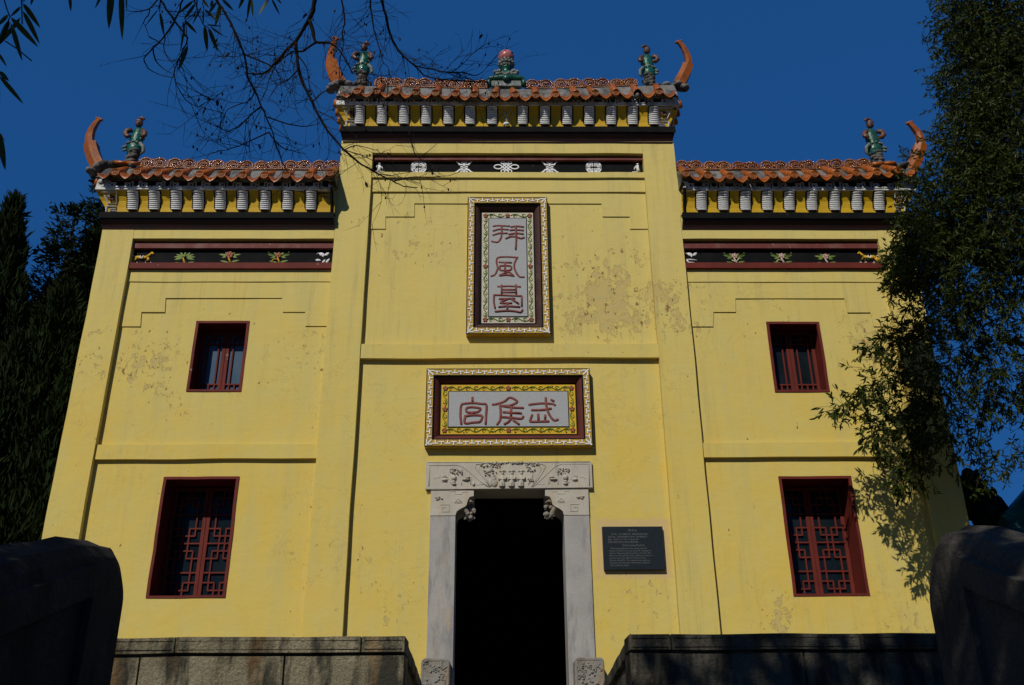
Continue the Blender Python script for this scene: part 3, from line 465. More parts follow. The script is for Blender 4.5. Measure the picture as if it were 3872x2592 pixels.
# ---- cornices: profile swept round the open end(s)
# profile: (projection in front of y=13, z, side offset)
def sweep(x0, x1, prof, eL, eR, st=.35, m=0, yb=13.56):
    mb_ = MB(); rows = []
    for pr, z, so in prof:
        row = []
        if eL: row += [(x0 - so, yb, z), (x0 - so, 13.0 - pr * .5, z)]
        row += [(x, 13.0 - pr, z) for x in seg(x0 - (so if eL else 0), x1 + (so if eR else 0), st)]
        if eR: row += [(x1 + so, 13.0 - pr * .5, z), (x1 + so, yb, z)]
        rows.append(row)
    mb_.grid(rows, m); return mb_
def cornice(x0, x1, z0, h1, eL, eR, discs, corbels, ridge, name):
    dz = z0 - 9.53
    c = part(sweep(x0, x1, [(-.02, z0 - .02, -.002), (.010, z0 - .004, .004), (.022, z0 + .02, .006), (.05, z0 + .06, .012), (.092, z0 + .10, .02), (.10, z0 + .122 + h1, .028)], eL, eR), 'cornice_moulding', M_MARD, wob=.005, fixn=False)
    zf = z0 + .130 + h1
    part(sweep(x0, x1, [(.09, zf - .003, .02), (.13, zf, .04), (.132, zf + .105, .042), (.08, zf + .108, -.0), (.0, zf + .11, -.1)], eL, eR), 'black_fascia', M_BLKP, wob=.005, fixn=False)
    zc = zf + .110; hc = .330
    cv = part(sweep(x0, x1, [(.095, zc - .02, -.045), (.098, zc, -.042), (.112, zc + .09, -.02), (.140, zc + .19, .04), (.190, zc + .28, .10), (.235, zc + hc, .115)], eL, eR), 'yellow_cove', M_OCH, fixn=False)
    def cy(t):   # cove surface at height fraction t -> (y, z)
        pts = [(0, .098), (.27, .112), (.575, .140), (.85, .190), (1, .235)]
        for (a, p), (b, q) in zip(pts, pts[1:]):
            if t <= b: return 13 - (p + (q - p) * (t - a) / (b - a)), zc + hc * t
        return 13 - .235, zc + hc
    zr = zc + hc
    part(sweep(x0, x1, [(.20, zr - .004, .09), (.262, zr, .12), (.264, zr + .034, .122), (.255, zr + .036, .115), (.257, zr + .165, .12), (.21, zr + .19, .10)], eL, eR, .2), 'fret_fascia', [M_WHTM], wob=.004, fixn=False)
    # dark ground and white key fret
    mb = MB(); mb.box(x0 + .1, x1 - .1, 12.738, 12.7425, zr + .045, zr + .155); sub(mb, 'fret_ground', M_BLKP, c)
    mb = MB(); x = x0 + .02; i = 0
    while x < x1 - .2:
        s = 1 if i % 2 else -1; cx = x + .12
        f = lambda l: [(cx + s * a, zr + .03 + b) for a, b in l]
        mb.bar(f([(-.115, .012), (.03, .012), (.03, .075), (-.045, .075), (-.045, .042), (-.01, .042)]), .021, .02, 0, 12.723)
        mb.bar(f([(.035, .10), (.075, .10), (.075, .012), (.118, .012)]), .021, .02, 0, 12.725)
        if i % 3 == 0: mb.bar(f([(.03, .05), (.075, .05)]), .018, .02, 0, 12.727)
        x += .245; i += 1
    sub(mb, 'key_fret', M_WHTM, c)
    # corbels: stacked shells, white, on a black back plate with round foot
    k0 = None
    for cx in corbels:
        if k0 is None:
            mb = MB(); rows = []
            for i in range(10):
                y, z = cy(1 - i / 9 * .93); hw = .105 if i < 8 else (.092 if i == 8 else .055)
                rows.append([(-hw, y - 12.82 - .004, z - zc), (hw, y - 12.82 - .004, z - zc), (hw, y - 12.82 + .01, z - zc), (-hw, y - 12.82 + .01, z - zc)])
            mb.grid(rows, 1, False, True)
            n = 9; rows = []
            for i in range(n):
                for q, rr in ((0, .50), (.06, .98), (.50, 1.0), (.62, .55), (.98, .48)):
                    t = .95 - (i + q) / n * .82; t2 = t
                    y, z = cy(t2); r = .085 * (1 if i < n - 1 else .96)
                    row = []
                    for a in range(9):
                        an = math.pi * a / 8; dep = .006 + (.080 - .02 * i / n) * rr * math.sin(an)
                        row.append((-r * math.cos(an) * (.86 + .14 * rr), y - 12.82 - dep, z - zc - .034 * math.sin(an) * rr))
                    rows.append(row)
            mb.grid(rows, 0, False); mb.v[len(mb.v) - 1]
            last = rows[-1]; b = len(mb.v); mb.v += [(0, last[4][1] + .03, last[4][2] + .03)] + last
            for j in range(8): mb.f.append([b, b + 1 + j, b + 2 + j]); mb.m.append(0); mb.sm.append(False)
            k0 = mb.build('corbel', [M_WHT, M_BLKP], cv, fixn=False); k0.location = (cx, 12.82, zc); o = k0
        else:
            o = k0.copy(); col.objects.link(o); o.parent = cv; o.location = (cx, 12.82, zc)
    # corner ornament on the cove
    for sgn, xe, e in ((1, x0, eL), (-1, x1, eR)):
        if not e: continue
        mb = MB()
        def cp(l): return [Vector((xe + sgn * a, cy(b)[0] - .012, cy(b)[1])) for a, b in l]
        for l in ([(-.03, .92), (.20, .92), (.20, .44), (.07, .44), (.01, .80)], [(.09, .92), (.09, .76), (.05, .76)], [(.05, .30), (.20, .30), (.20, .16), (.11, .16), (.11, .06), (.21, .06)], [(.05, .30), (.05, .03)]):
            mb.tube(cp(l), .012, 4, 0, 1, True, smooth=False)
        sub(mb, 'corner_fret', M_WHTM, cv)
        mb = MB(); c0 = cp([(.125, .66)])[0]
        for i in range(5):
            a = R(90 + 72 * i); mb.ball((c0.x + .032 * math.cos(a), c0.y - .012, c0.z + .03 * math.sin(a)), (.023, .016, .022), 8)
        sub(mb, 'corner_blossom', M_BRNG, cv)
        mb = MB(); xs = xe - sgn * .125    # upswept white end board over the fascia
        mb.prism([(xs, zr + .0), (xs + sgn * .30, zr + .15), (xs + sgn * .12, zr + .20), (xs + sgn * .03, zr + .29)], 12.745, 12.79)
        mb.ball((xs + sgn * .07, 12.73, zr + .14), (.045, .02, .04), 10); sub(mb, 'end_board', M_WHTM, c)
    # ---- tiled cap
    xa, xb = x0 - (.12 if eL else 0), x1 + (.12 if eR else 0)
    zd = lambda x: np.interp(x, [d[0] for d in discs], [d[1] for d in discs])
    zrg = lambda x: np.interp(x, [p[0] for p in ridge], [p[1] for p in ridge])
    mb = MB(); X = seg(xa, xb, .3)
    mb.grid([[(x, y, (zd(x) - .04 if k == 0 else zd(x) - .005 if k == 1 else zrg(x) - .12 if k == 2 else zrg(x) - .085 if k == 3 else zrg(x) - .07 if k in (4, 5) else zd(x) - .04)) for x in X] for k, y in enumerate((12.74, 12.69, 12.97, 13.02, 13.03, 13.19, 13.72))])
    for xe in (xa, xb):
        mb.add([(xe, 12.74, zd(xe) - .04), (xe, 12.69, zd(xe) - .005), (xe, 12.97, zrg(xe) - .12), (xe, 13.03, zrg(xe) - .07), (xe, 13.19, zrg(xe) - .07), (xe, 13.72, zd(xe) - .04)], [(0, 1, 2, 3, 4, 5)])
    roof = part(mb, 'roof', M_MORT, wob=.012, fixn=False)
    p0 = d0 = None
    def mk(proto, build, loc):
        if proto is None: proto = build(); o = proto
        else: o = proto.copy(); col.objects.link(o); o.parent = roof
        o.location = loc; o.rotation_euler = (R(random.uniform(-3, 3)), R(random.uniform(-5, 5)), R(random.uniform(-5, 5))); return proto
    H = zrg((x0 + x1) / 2) - zd((x0 + x1) / 2)
    def tile():
        mb = MB(); r = .070; mb.tube([(0, 0, 0), (0, .20, H * .36), (0, .205, H * .38), (0, .42, H * .78)], [r * .93, r * .93, r * .86, r * .86], 14, 0)
        mb.tube([(0, -.016, 0), (0, .004, 0)], r, 20, 1, up=Vector((0, 0, 1))); mb.tube([(0, -.024, 0), (0, -.014, 0)], r * .98, 20, 1, cap=False, up=Vector((0, 0, 1)))
        for q in range(24):    # raised rim and ornament of the end disc
            pass
        rim = [(r * .86 * math.cos(R(15 * q)), -.02, r * .86 * math.sin(R(15 * q))) for q in range(25)]; mb.tube(rim, .007, 5, 1, cap=False)
        mb.tube([(r * .5 * math.cos(R(30 * q)), -.017, r * .5 * math.sin(R(30 * q))) for q in range(13)], .005, 4, 1, cap=False)
        for a in ([(-.03, .0), (.03, .0)], [(0, -.03), (0, .03)]): mb.tube([(x, -.018, z) for x, z in a], .005, 4, 1)
        return mb.build('round_tile', [M_TILE, M_DISC], roof)
    def drip():
        mb = MB(); w = .108; P = []; Q = []
        for i in range(9):
            u = -1 + i / 4; zt = .018 - .062 * (1 - u * u); zb_ = zt - .05 * (1 - abs(u)) ** .8 - .014
            P.append((u * w, -.022 + .02 * (1 - abs(u)) * 0, zt)); Q.append((u * w, -.028, zb_))
        mb.grid([Q, P, [(x, .22, z + H * .36) for x, y, z in P], [(x, .24, z + H * .36 - .012) for x, y, z in P], [(x, -.008, z - .014) for x, y, z in P], [(x, -.014, z) for x, y, z in Q]], 0, True)
        mb.grid([[(x, -.028, z) for x, y, z in Q], [(x, -.014, z) for x, y, z in Q]], 0)
        for i in range(-3, 4): mb.ball((i * .022, -.03, -.052 + .0042 * i * i), (.007, .004, .009), 6)
        return mb.build('drip_tile', M_TILE, roof, fixn=False)
    for i, (x, z) in enumerate(discs):
        if name == 'C' and i == 14:
            mb = MB(); mb.tube([(x, 12.61, z + .0), (x, 12.98, z + H * .75)], [.062, .058], 14, 0, cap=False); mb.build('broken_tile', M_TILE, roof)
            mb = MB(); mb.ball((x, 12.66, z - .02), (.04, .06, .05), 8); mb.build('mortar_plug', M_MORT, roof); continue
        p0 = mk(p0, tile, (x, 12.60, z))
    dx = [(a[0] + b[0]) / 2 for a, b in zip(discs, discs[1:])]
    if eL: dx = [discs[0][0] - .17] + dx
    if eR: dx = dx + [discs[-1][0] + .17]
    for x in dx: d0 = mk(d0, drip, (x, 12.61, zd(x) - .02))
    return c, cv, roof, zc, zr, cy, zrg
RL = [(-6.3, 10.76), (-5.8, 10.765), (-5, 10.745), (-4.4, 10.725), (-2.5, 10.715)]
RR = [(2.9, 10.725), (4.8, 10.735), (5.6, 10.76), (6.15, 10.79), (6.6, 10.79)]
RC = [(-2.6, 12.45), (-2.09, 12.435), (-.64, 12.385), (.18, 12.39), (.7, 12.385), (2.0, 12.43), (2.9, 12.49)]
cL = cornice(PX['a'], PX['c'] - .004, 9.53, .0, True, False, DISC_L, CORB_L, RL, 'L')
cR = cornice(PX['f'] + .004, PX['h'], 9.53, .0, False, True, DISC_R, CORB_R, RR, 'R')
cC = cornice(PX['c'] + .03, PX['f'] - .03, 11.185, .0, True, True, DISC_C, CORB_C, RC, 'C')
for x in (PX['c'] - .045, PX['f'] + .045):     # black end strips of the wing coves
    mb = MB(); mb.tube([(x, 12.89, 9.76), (x, 12.87, 9.88), (x, 12.75, 10.10), (x, 12.73, 10.14)], .024, 4, smooth=False); part(mb, 'end_strip', M_BLKP)
# wall head behind the central cornice and small yellow cheek by the wing roofs
mb = MB(); mb.box(PX['c'] + .02, PX['f'] - .02, 12.98, 13.58, 11.2, 12.1); mb.box(PX['a'] + .02, PX['c'], 13.0, 13.58, 9.54, 10.5); mb.box(PX['f'], PX['h'] - .02, 13.0, 13.58, 9.54, 10.5); part(mb, 'wall_head', M_YEL)
# golden plant on the central cove
cc = cC; mb = MB(); cyf = cc[5]
def cvp(x, t, o=.02): y, z = cyf(t); return (x, y - o, z)
mb.tube([cvp(.158, .12), cvp(.158, .45), cvp(.165, .62)], [.012, .009, .006], 6)
for s, l in ((-1, [(.0, .35), (.07, .5), (.10, .72)]), (1, [(.0, .30), (.07, .42), (.11, .66)]), (-1, [(0, .5), (.04, .7), (.03, .88)]), (1, [(0, .5), (.05, .72), (.075, .86)])):
    mb.tube([cvp(.158 + s * a, b) for a, b in l], [.008, .006, .004], 5)
    for a, b in l[1:]: mb.ball(cvp(.158 + s * a, b, .025), .014, 6)
sub(mb, 'golden_plant', M_CREAM, cc[1]); mb = MB(); mb.lathe([(.03, -.03), (.055, -.015), (.05, .012), (.03, .02)], cvp(.158, .1, .03), 12); sub(mb, 'plant_pot', M_WHT, cc[1])
# ---- openwork ridge tiles
def ridge_tile_mesh():
    mb = MB(); W = .475; y = -.03; hw = W / 2
    B = lambda p, w=.022, dy=0: mb.bar(p, w, .058, 0, y - dy)
    B([(-hw + .008, .012), (hw - .008, .012)], .024); 
    for s in (-1, 1):
        cx = s * .115
        B(arc(cx, .082, .10, 200, -20, 14, .094), .02, .002)
        B(arc(cx + s * .0, .075, .062, -60, 240, 14, .055), .018, .004); B([(p[0], p[1]) for p in arc(cx, .072, .032, 30, 330, 10, .028)], .016, .006)
        B([(s * (hw - .01), .0), (s * (hw - .012), .10), (s * (hw - .03), .145)], .02, .001)
    B([(-.045, .13), (-.01, .10), (.03, .06), (.05, .02)], .02, .003); B([(.06, .15), (.02, .155), (-.02, .14)], .02, .003)
    B([(-.2, .05), (-.16, .02)], .018, .003); B([(.2, .05), (.17, .02)], .018, .003); B([(-.01, .05), (-.05, .02)], .018, .003)
    return mb.mesh('ridge_tile', M_RIDG)
RM = ridge_tile_mesh()
def ridge(roof, x0, x1, n, zf, rr=()):
    for i in range(n):
        x = x0 + (x1 - x0) * (i + .5) / n; o = bpy.data.objects.new('ridge_tile', RM); col.objects.link(o); o.parent = roof
        o.location = (x, 13.09, zf(x) - .02); o.scale = ((x1 - x0) / n / .478, 1, .95 + random.uniform(-.06, .06)); o.rotation_euler = (R(random.uniform(-7, 7)), R(-math.degrees(math.atan((zf(x + .2) - zf(x - .2)) / .4))), R(random.uniform(-3, 3)))
ridge(cL[2], -5.83, PX['c'], 7, cL[6]); ridge(cR[2], PX['f'], 6.16, 7, cR[6]); ridge(cC[2], -2.09, -.12, 4, cC[6]); ridge(cC[2], .48, 2.42, 4, cC[6])
# mortar mounds and hip ends under the horns
def mound(roof, pts, r, y=13.11):
    mb = MB()
    for i in range(len(pts) - 1):
        (x0, z0), (x1, z1) = pts[i], pts[i + 1]
        for k in range(4): t = k / 4; mb.ball((x0 + (x1 - x0) * t, y + random.uniform(-.05, .05), z0 + (z1 - z0) * t), (r * random.uniform(.9, 1.2), r * 1.4, r * random.uniform(.6, .8)), 8)
    sub(mb, 'mortar_mound', M_MORT, roof)
mound(cL[2], [(-6.56, 10.66), (-6.35, 10.80), (-6.02, 10.79)], .085); mound(cR[2], [(6.82, 10.62), (6.66, 10.78), (6.35, 10.82)], .085)
mound(cC[2], [(-2.83, 12.36), (-2.66, 12.46), (-2.1, 12.43)], .075); mound(cC[2], [(3.22, 12.38), (3.06, 12.47), (2.45, 12.45)], .075)
for roof, xe, s, zt in ((cL[2], -6.28, 1, 10.74), (cR[2], 6.63, -1, 10.75)):      # short tile rolls leading to the horn
    for k in range(2):
        mb = MB(); mb.tube([(xe + s * (.1 + k * .2), 13.0, zt + .05 - .01 * k), (xe + s * (.3 + k * .2), 13.0, zt + .035 - .015 * k)], .032, 10); mb.build('ridge_roll', M_TILE, roof)
    mb = MB(); mb.tube([(xe + s * .30, 13.05, zt + .08), (xe + s * .36, 13.05, zt + .17), (xe + s * .40, 13.05, zt + .20)], [.05, .035, .02], 8); mb.ball((xe + s * .40, 13.05, zt + .21), .024, 8); mb.build('ridge_knob', M_HORN, roof)
# verge tiles seen on the outer ends
for roof, xe, s, z0 in ((cL[2], -6.30, -1, 10.12), (cR[2], 6.66, 1, 10.12), (cC[2], -2.66, -1, 11.68), (cC[2], 3.04, 1, 11.68)):
    for k in range(4):
        mb = MB(); mb.tube([(xe - s * .06, 12.80 + k * .22, z0 + .24), (xe - s * .01, 12.80 + k * .22, z0 + .17), (xe, 12.80 + k * .22, z0 + .08)], [.04, .045, .04], 8); mb.build('verge_tile', M_TILE, roof)
# horns
def horn(roof, low, up, w0, w1, tip):
    mb = MB()
    def sq(pts, ws, d, m=0):
        k = len(pts); rows = []
        for i, (x, z) in enumerate(pts):
            a, b = pts[max(i - 1, 0)], pts[min(i + 1, k - 1)]; t = Vector((b[0] - a[0], 0, b[1] - a[1])).normalized(); n = Vector((-t.z, 0, t.x)); h = ws[i] / 2; e = d[i] / 2; p = Vector((x, 13.11, z))
            rows.append([p + n * h + Vector((0, -e * .55, 0)), p + n * h * .1 + Vector((0, -e, 0)), p - n * h + Vector((0, -e * .75, 0)), p - n * h + Vector((0, e * .75, 0)), p + n * h + Vector((0, e * .75, 0))])
        b0 = len(mb.v); mb.grid(rows, m, False, True)
        mb.f.append([b0 + j for j in range(5)]); mb.m.append(m); mb.sm.append(False); mb.f.append([b0 + (k - 1) * 5 + j for j in (4, 3, 2, 1, 0)]); mb.m.append(m); mb.sm.append(False)
    n = len(low); sq(low, [w0 * (1.05 - .1 * i / n) for i in range(n)], [.24] * n); n = len(up); sq(up, [w1 * (1 - .55 * i / (n - 1)) for i in range(n)], [.17 * (1 - .5 * i / (n - 1)) for i in range(n)])
    (x, z), s = up[-1], tip
    mb.ball((x, 13.11, z + .01), (.04, .035, .035), 8); mb.ball((x + s * .045, 13.10, z - .01), (.03, .03, .028), 8); mb.ball((x - s * .035, 13.10, z + .02), (.026, .03, .024), 8)
    return mb.build('ridge_horn', M_HORN, roof)
horn(cL[2], [(-6.45, 10.72), (-6.56, 10.92), (-6.63, 11.08), (-6.665, 11.21)], [(-6.69, 11.19), (-6.72, 11.35), (-6.715, 11.50), (-6.675, 11.63), (-6.63, 11.72)], .21, .135, 1)
horn(cR[2], [(6.77, 10.68), (6.90, 10.88), (6.99, 11.06), (7.045, 11.21)], [(7.06, 11.19), (7.085, 11.33), (7.07, 11.48), (7.01, 11.60), (6.965, 11.68)], .195, .12, -1)
horn(cC[2], [(-2.66, 12.44), (-2.76, 12.62), (-2.82, 12.80), (-2.85, 12.93)], [(-2.87, 12.91), (-2.875, 13.08), (-2.86, 13.22), (-2.84, 13.36), (-2.82, 13.47)], .215, .135, 1)
horn(cC[2], [(3.11, 12.46), (3.21, 12.65), (3.27, 12.78), (3.305, 12.89)], [(3.32, 12.87), (3.335, 13.02), (3.31, 13.18), (3.26, 13.32), (3.20, 13.42)], .19, .115, -1)

# ---- windows
M_FR = M_MAR
def small_pat():
    H = [(0, 1, .165), (0, 1, .835), (.2, .8, .07), (.2, .8, .93)]; V = [(.2, .07, .93), (.8, .07, .93), (.5, 0, .165), (.5, .835, 1)]; return H, V
def big_pat():
    H = [(0, 1, .5), (0, 1, .23), (0, 1, .77), (.2, .8, .07), (.2, .8, .93), (0, .4, .14), (.6, 1, .14), (0, .4, .86), (.6, 1, .86), (0, .4, .36), (.6, 1, .36), (.2, .8, .43), (0, .4, .64), (.6, 1, .64), (.2, .8, .57)]
    V = [(.2, .07, .36), (.8, .07, .36), (.2, .64, .93), (.8, .64, .93), (.4, .36, .64), (.6, .36, .64), (.4, 0, .14), (.6, 0, .14), (.4, .86, 1), (.6, .86, 1), (.2, .36, .43), (.8, .36, .43), (.2, .57, .64), (.8, .57, .64)]; return H, V
for i, (x0, x1, z0, z1) in enumerate(WIN):
    big = i % 2; e = .004
    mb = MB(); yb = 13.64 if big else 13.48     # maroon reveal
    mb.grid([[(x, y, z) for x, z in ((x0 + e, z0 + e), (x1 - e, z0 + e), (x1 - e, z1 - e), (x0 + e, z1 - e))] for y in (13.1, 13.3, yb)], 0, False, True)
    wn = part(mb, 'window', M_FR, fixn=False)
    mb = MB(); t = .034
    for a, b, c, d in ((x0 - .006, x1 + .006, z1 - t, z1 + .004), (x0 - .006, x1 + .006, z0 - .004, z0 + t * .8)): fbox(mb, a, b, 13.088, 13.13, c, d, .2)
    for a, b in ((x0 - .006, x0 + t), (x1 - t, x1 + .006)): fbox(mb, a, b, 13.0885, 13.13, z0 + t * .8, z1 - t, .2)
    wobble(sub(mb, 'window_frame', M_FR, wn, bev=.003), .007, 3)
    yl = 13.56 if big else 13.40; xm = (x0 + x1) / 2
    for s in (0, 1):
        a, b = ((x0 + .01, xm - .002), (xm + .002, x1 - .01))[s]; st = .052; zz0, zz1 = z0 + .02, z1 - .02
        mb = MB(); mb.box(a, a + st, yl, yl + .05, zz0, zz1); mb.box(b - st, b, yl, yl + .05, zz0, zz1); mb.box(a + st, b - st, yl, yl + .05, zz0, zz0 + st); mb.box(a + st, b - st, yl, yl + .05, zz1 - st, zz1)
        cs = sub(mb, 'casement', M_FR, wn, bev=.004)
        la, lb, lc, ld = a + st, b - st, zz0 + st, zz1 - st; t = .0105; H, V = big_pat() if big else small_pat()
        mb = MB()
        for u0, u1, v in H: mb.box(la + (lb - la) * u0 - t * .5, la + (lb - la) * u1 + t * .5, yl + .004, yl + .03, lc + (ld - lc) * v - t, lc + (ld - lc) * v + t)
        for u, v0, v1 in V: mb.box(la + (lb - la) * u - t, la + (lb - la) * u + t, yl + .006, yl + .032, lc + (ld - lc) * v0, lc + (ld - lc) * v1)
        sub(mb, 'lattice', M_FR, wn)
        mb = MB(); mb.box(la, lb, yl + .036, yl + .04, lc, ld); sub(mb, 'pane', M_GLSB if i == 0 else M_GLS, wn)
    mb = MB(); mb.box(x0, x1, yl + .085, yl + .09, z0, z1); sub(mb, 'dark_backing', M_DARK, wn)  # near-black sheet stands in for the unlit room behind the panes

# ---- marble door surround
mb = MB(); mb.box(-1.003, 1.337, 13.045, 13.57, 5.352, 5.745); lint = part(mb, 'door_lintel', M_LINT, bev=.006)
YL = 13.043
def cm(x, y): return (-1.003 + (x - 135) / 2035 * 2.34, 5.745 - (y - 90) / 338 * .393)
mb = MB(); B = lambda p, w=.012, yy=YL: mb.tube([(a, yy, b) for a, b in (cm(*q) for q in p)], w * .5, 5, 0, .8)
B([(178, 400), (178, 133), (530, 133), (600, 165), (700, 250), (810, 345), (900, 410)], .014); B([(2130, 400), (2135, 125), (1800, 122), (1720, 150), (1640, 225), (1530, 330), (1440, 410)], .014)
B([(740, 125), (735, 170), (800, 240), (870, 330), (920, 410)], .020); B([(790, 150), (785, 200), (850, 300), (925, 395)], .012); B([(740, 125), (880, 105), (1200, 100), (1550, 120), (1600, 150), (1560, 230), (1500, 320), (1420, 410)], .018); B([(1490, 130), (1550, 180), (1500, 290), (1440, 370)], .010)
B([(130, 432), (2170, 420)], .012)
for y0 in (98,): B([(160, y0), (2150, y0)], .012)
sub(mb, 'cartouche_moulding', M_LINT, lint)
mb = MB()
def BL(x, y, rx, rz, ry=.022): p = cm(x, y); mb.ball((p[0], YL - .003, p[1]), (rx, ry, rz), 8)
for cx in (1070, 1185, 1300):      # three robed figures
    BL(cx + 2, 243, .020, .024, .03)
    mb.tube([(a_, YL - .005, b_) for a_, b_ in (cm(cx, 262), cm(cx + 2, 285), cm(cx - 2, 330), cm(cx - 4, 395), cm(cx - 4, 408))], [.018, .040, .034, .046, .042], 10, 0, .7)
    mb.tube([(a_, YL - .022, b_) for a_, b_ in (cm(cx - 38, 275), cm(cx - 42, 310), cm(cx - 8, 318), cm(cx + 8, 318), cm(cx + 40, 312), cm(cx + 36, 275))], [.012, .018, .014, .014, .018, .012], 7)
    mb.tube([(a_, YL - .03, b_) for a_, b_ in (cm(cx, 320), cm(cx - 3, 390))], [.006, .010], 6)
    p = cm(cx, 215); mb.ball((p[0], YL - .01, p[1]), (.02, .02, .018), 8); mb.tube([(p[0] - .045, YL - .012, p[1] + .006), (p[0] + .045, YL - .012, p[1] + .006)], .006, 5)
BL(970, 310, .03, .05); BL(975, 360, .045, .06); BL(930, 350, .035, .06, .012); BL(968, 275, .018, .018, .03)
sub(mb, 'robed_figures', M_LINT, lint)
mb = MB(); rr = random.Random(5)
for x0, x1, y0, y1, n in ((800, 1040, 115, 165, 26), (900, 1400, 98, 118, 40), (1350, 1520, 105, 150, 24), (1370, 1470, 160, 215, 16), (840, 910, 200, 280, 14), (900, 1000, 185, 240, 10), (1385, 1440, 300, 340, 8)):
    for k in range(n): BL(rr.uniform(x0, x1), rr.uniform(y0, y1), rr.uniform(.008, .018), rr.uniform(.006, .013), rr.uniform(.012, .03))
B([(1440, 150), (1470, 190), (1435, 250), (1440, 290)], .014); B([(905, 200), (925, 260), (915, 330)], .010); B([(1375, 315), (1445, 310)], .018); B([(1400, 320), (1385, 385)], .012); B([(1430, 320), (1400, 370)], .012)
sub(mb, 'carved_trees', M_LINT, lint, kind='stuff')
for s in (0, 1):      # vases, flowers and small tables left and right
    mb = MB(); m_ = (lambda x: x) if s == 0 else (lambda x: 2322 - x)
    T = lambda l, w: B([(m_(x), y) for x, y in l], w)
    BL(m_(368), 320, .045, .022, .03); T([(335, 285), (400, 285)], .012); T([(340, 250), (345, 280), (365, 265), (385, 275)], .014); T([(330, 340), (405, 345)], .014)
    BL(m_(480), 295, .040, .040, .035); BL(m_(480), 345, .022, .022, .03); BL(m_(482), 372, .036, .016, .03); T([(440, 320), (430, 345), (455, 365)], .010); T([(405, 215), (408, 300), (425, 320)], .008)
    for k in range(16): BL(m_(rr.uniform(430, 580)), rr.uniform(180, 250), rr.uniform(.008, .018), rr.uniform(.007, .014), rr.uniform(.015, .035))
    T([(480, 260), (490, 210), (510, 170)], .010); T([(500, 250), (550, 210), (590, 190)], .008)
    BL(m_(630), 318, .062, .014, .035); T([(575, 300), (575, 385)], .012); T([(660, 320), (690, 380)], .012); T([(690, 265), (685, 370)], .010); BL(m_(650), 290, .035, .018, .03)
    BL(m_(720), 372, .024, .03, .02) if s == 0 else None
    T([(245, 310), (255, 290), (290, 295), (315, 280)], .007); T([(740, 380), (770, 385), (800, 375), (840, 380)], .007)
    sub(mb, 'vase_and_table_carving', M_LINT, lint)
for s, (xo, xi) in ((1, (-.925, -.575)), (-1, (1.275, .923))):
    mb = MB(); a, b = min(xo, xi), max(xo, xi)
    mb.box(a, b, 13.068, 13.57, ZB, 4.972); jb = part(mb, 'door_jamb', M_JAMB, bev=.006)
    mb = MB(); X0 = -.325 if s == 1 else .668; q = s     # upper block with the scalloped corner bracket
    out = [(xo - s * 0, 4.974), (xi, 4.974), (xi + q * .015, 5.03), (xi + q * .06, 5.065), (xi + q * .10, 5.085), (xi + q * .13, 5.10), (xi + q * .155, 5.13), (xi + q * .165, 5.18), (xi + q * .19, 5.235), (X0, 5.25), (X0, 5.350), (xo, 5.350)]
    mb.prism(out, 13.06, 13.57); br = part(mb, 'corner_block', M_LINT, bev=.005)
    mb = MB(); f = lambda l: [(xi - s * (.31 - a_), 13.058, 5.35 - b_) for a_, b_ in l]
    mb.tube(f([(.10, .22), (.22, .22), (.22, .32), (.12, .32), (.12, .26), (.17, .26)]), .010, 4, 0, .5, smooth=False); mb.tube(f([(.22, .03), (.30, .03), (.30, .07), (.40, .07), (.40, .04), (.47, .04)]), .008, 4, 0, .5, smooth=False)
    for k in range(8): mb.ball(tuple(Vector(f([(rr.uniform(.03, .12), rr.uniform(.11, .15))])[0])), (.02, .02, .007), 8)
    for k in range(3): mb.tube([(x, y, z) for x, y, z in f([(.30 + .02 * k, .20), (.34 + .03 * k, .13 + .03 * k), (.39, .18)])], .006, 5)
    sub(mb, 'block_carving', M_LINT, br)
    mb = MB()      # carved beast hanging inside the bracket
    cx = xi + q * .16
    for k in range(26): mb.ball((cx + rr.uniform(-.07, .07) + q * .03, 13.16 + rr.uniform(-.04, .10), 5.06 + rr.uniform(-.10, .10)), (rr.uniform(.015, .04),) * 3, 7)
    mb.tube([(xi + q * .04, 13.15, 5.05), (xi + q * .12, 13.12, 5.10), (xi + q * .17, 13.16, 5.0), (xi + q * .24, 13.18, 4.95)], [.03, .045, .04, .02], 8)
    mb.tube([(xi + q * .16, 13.12, 5.16), (xi + q * .20, 13.1, 5.19), (xi + q * .25, 13.12, 5.17)], [.02, .02, .01], 8)
    part(mb, 'carved_bracket', M_DRUM)
mb = MB(); mb.box(-.575, .923, 13.12, 13.5, ZB, 2.42); part(mb, 'door_threshold', M_JAMB, bev=.01)
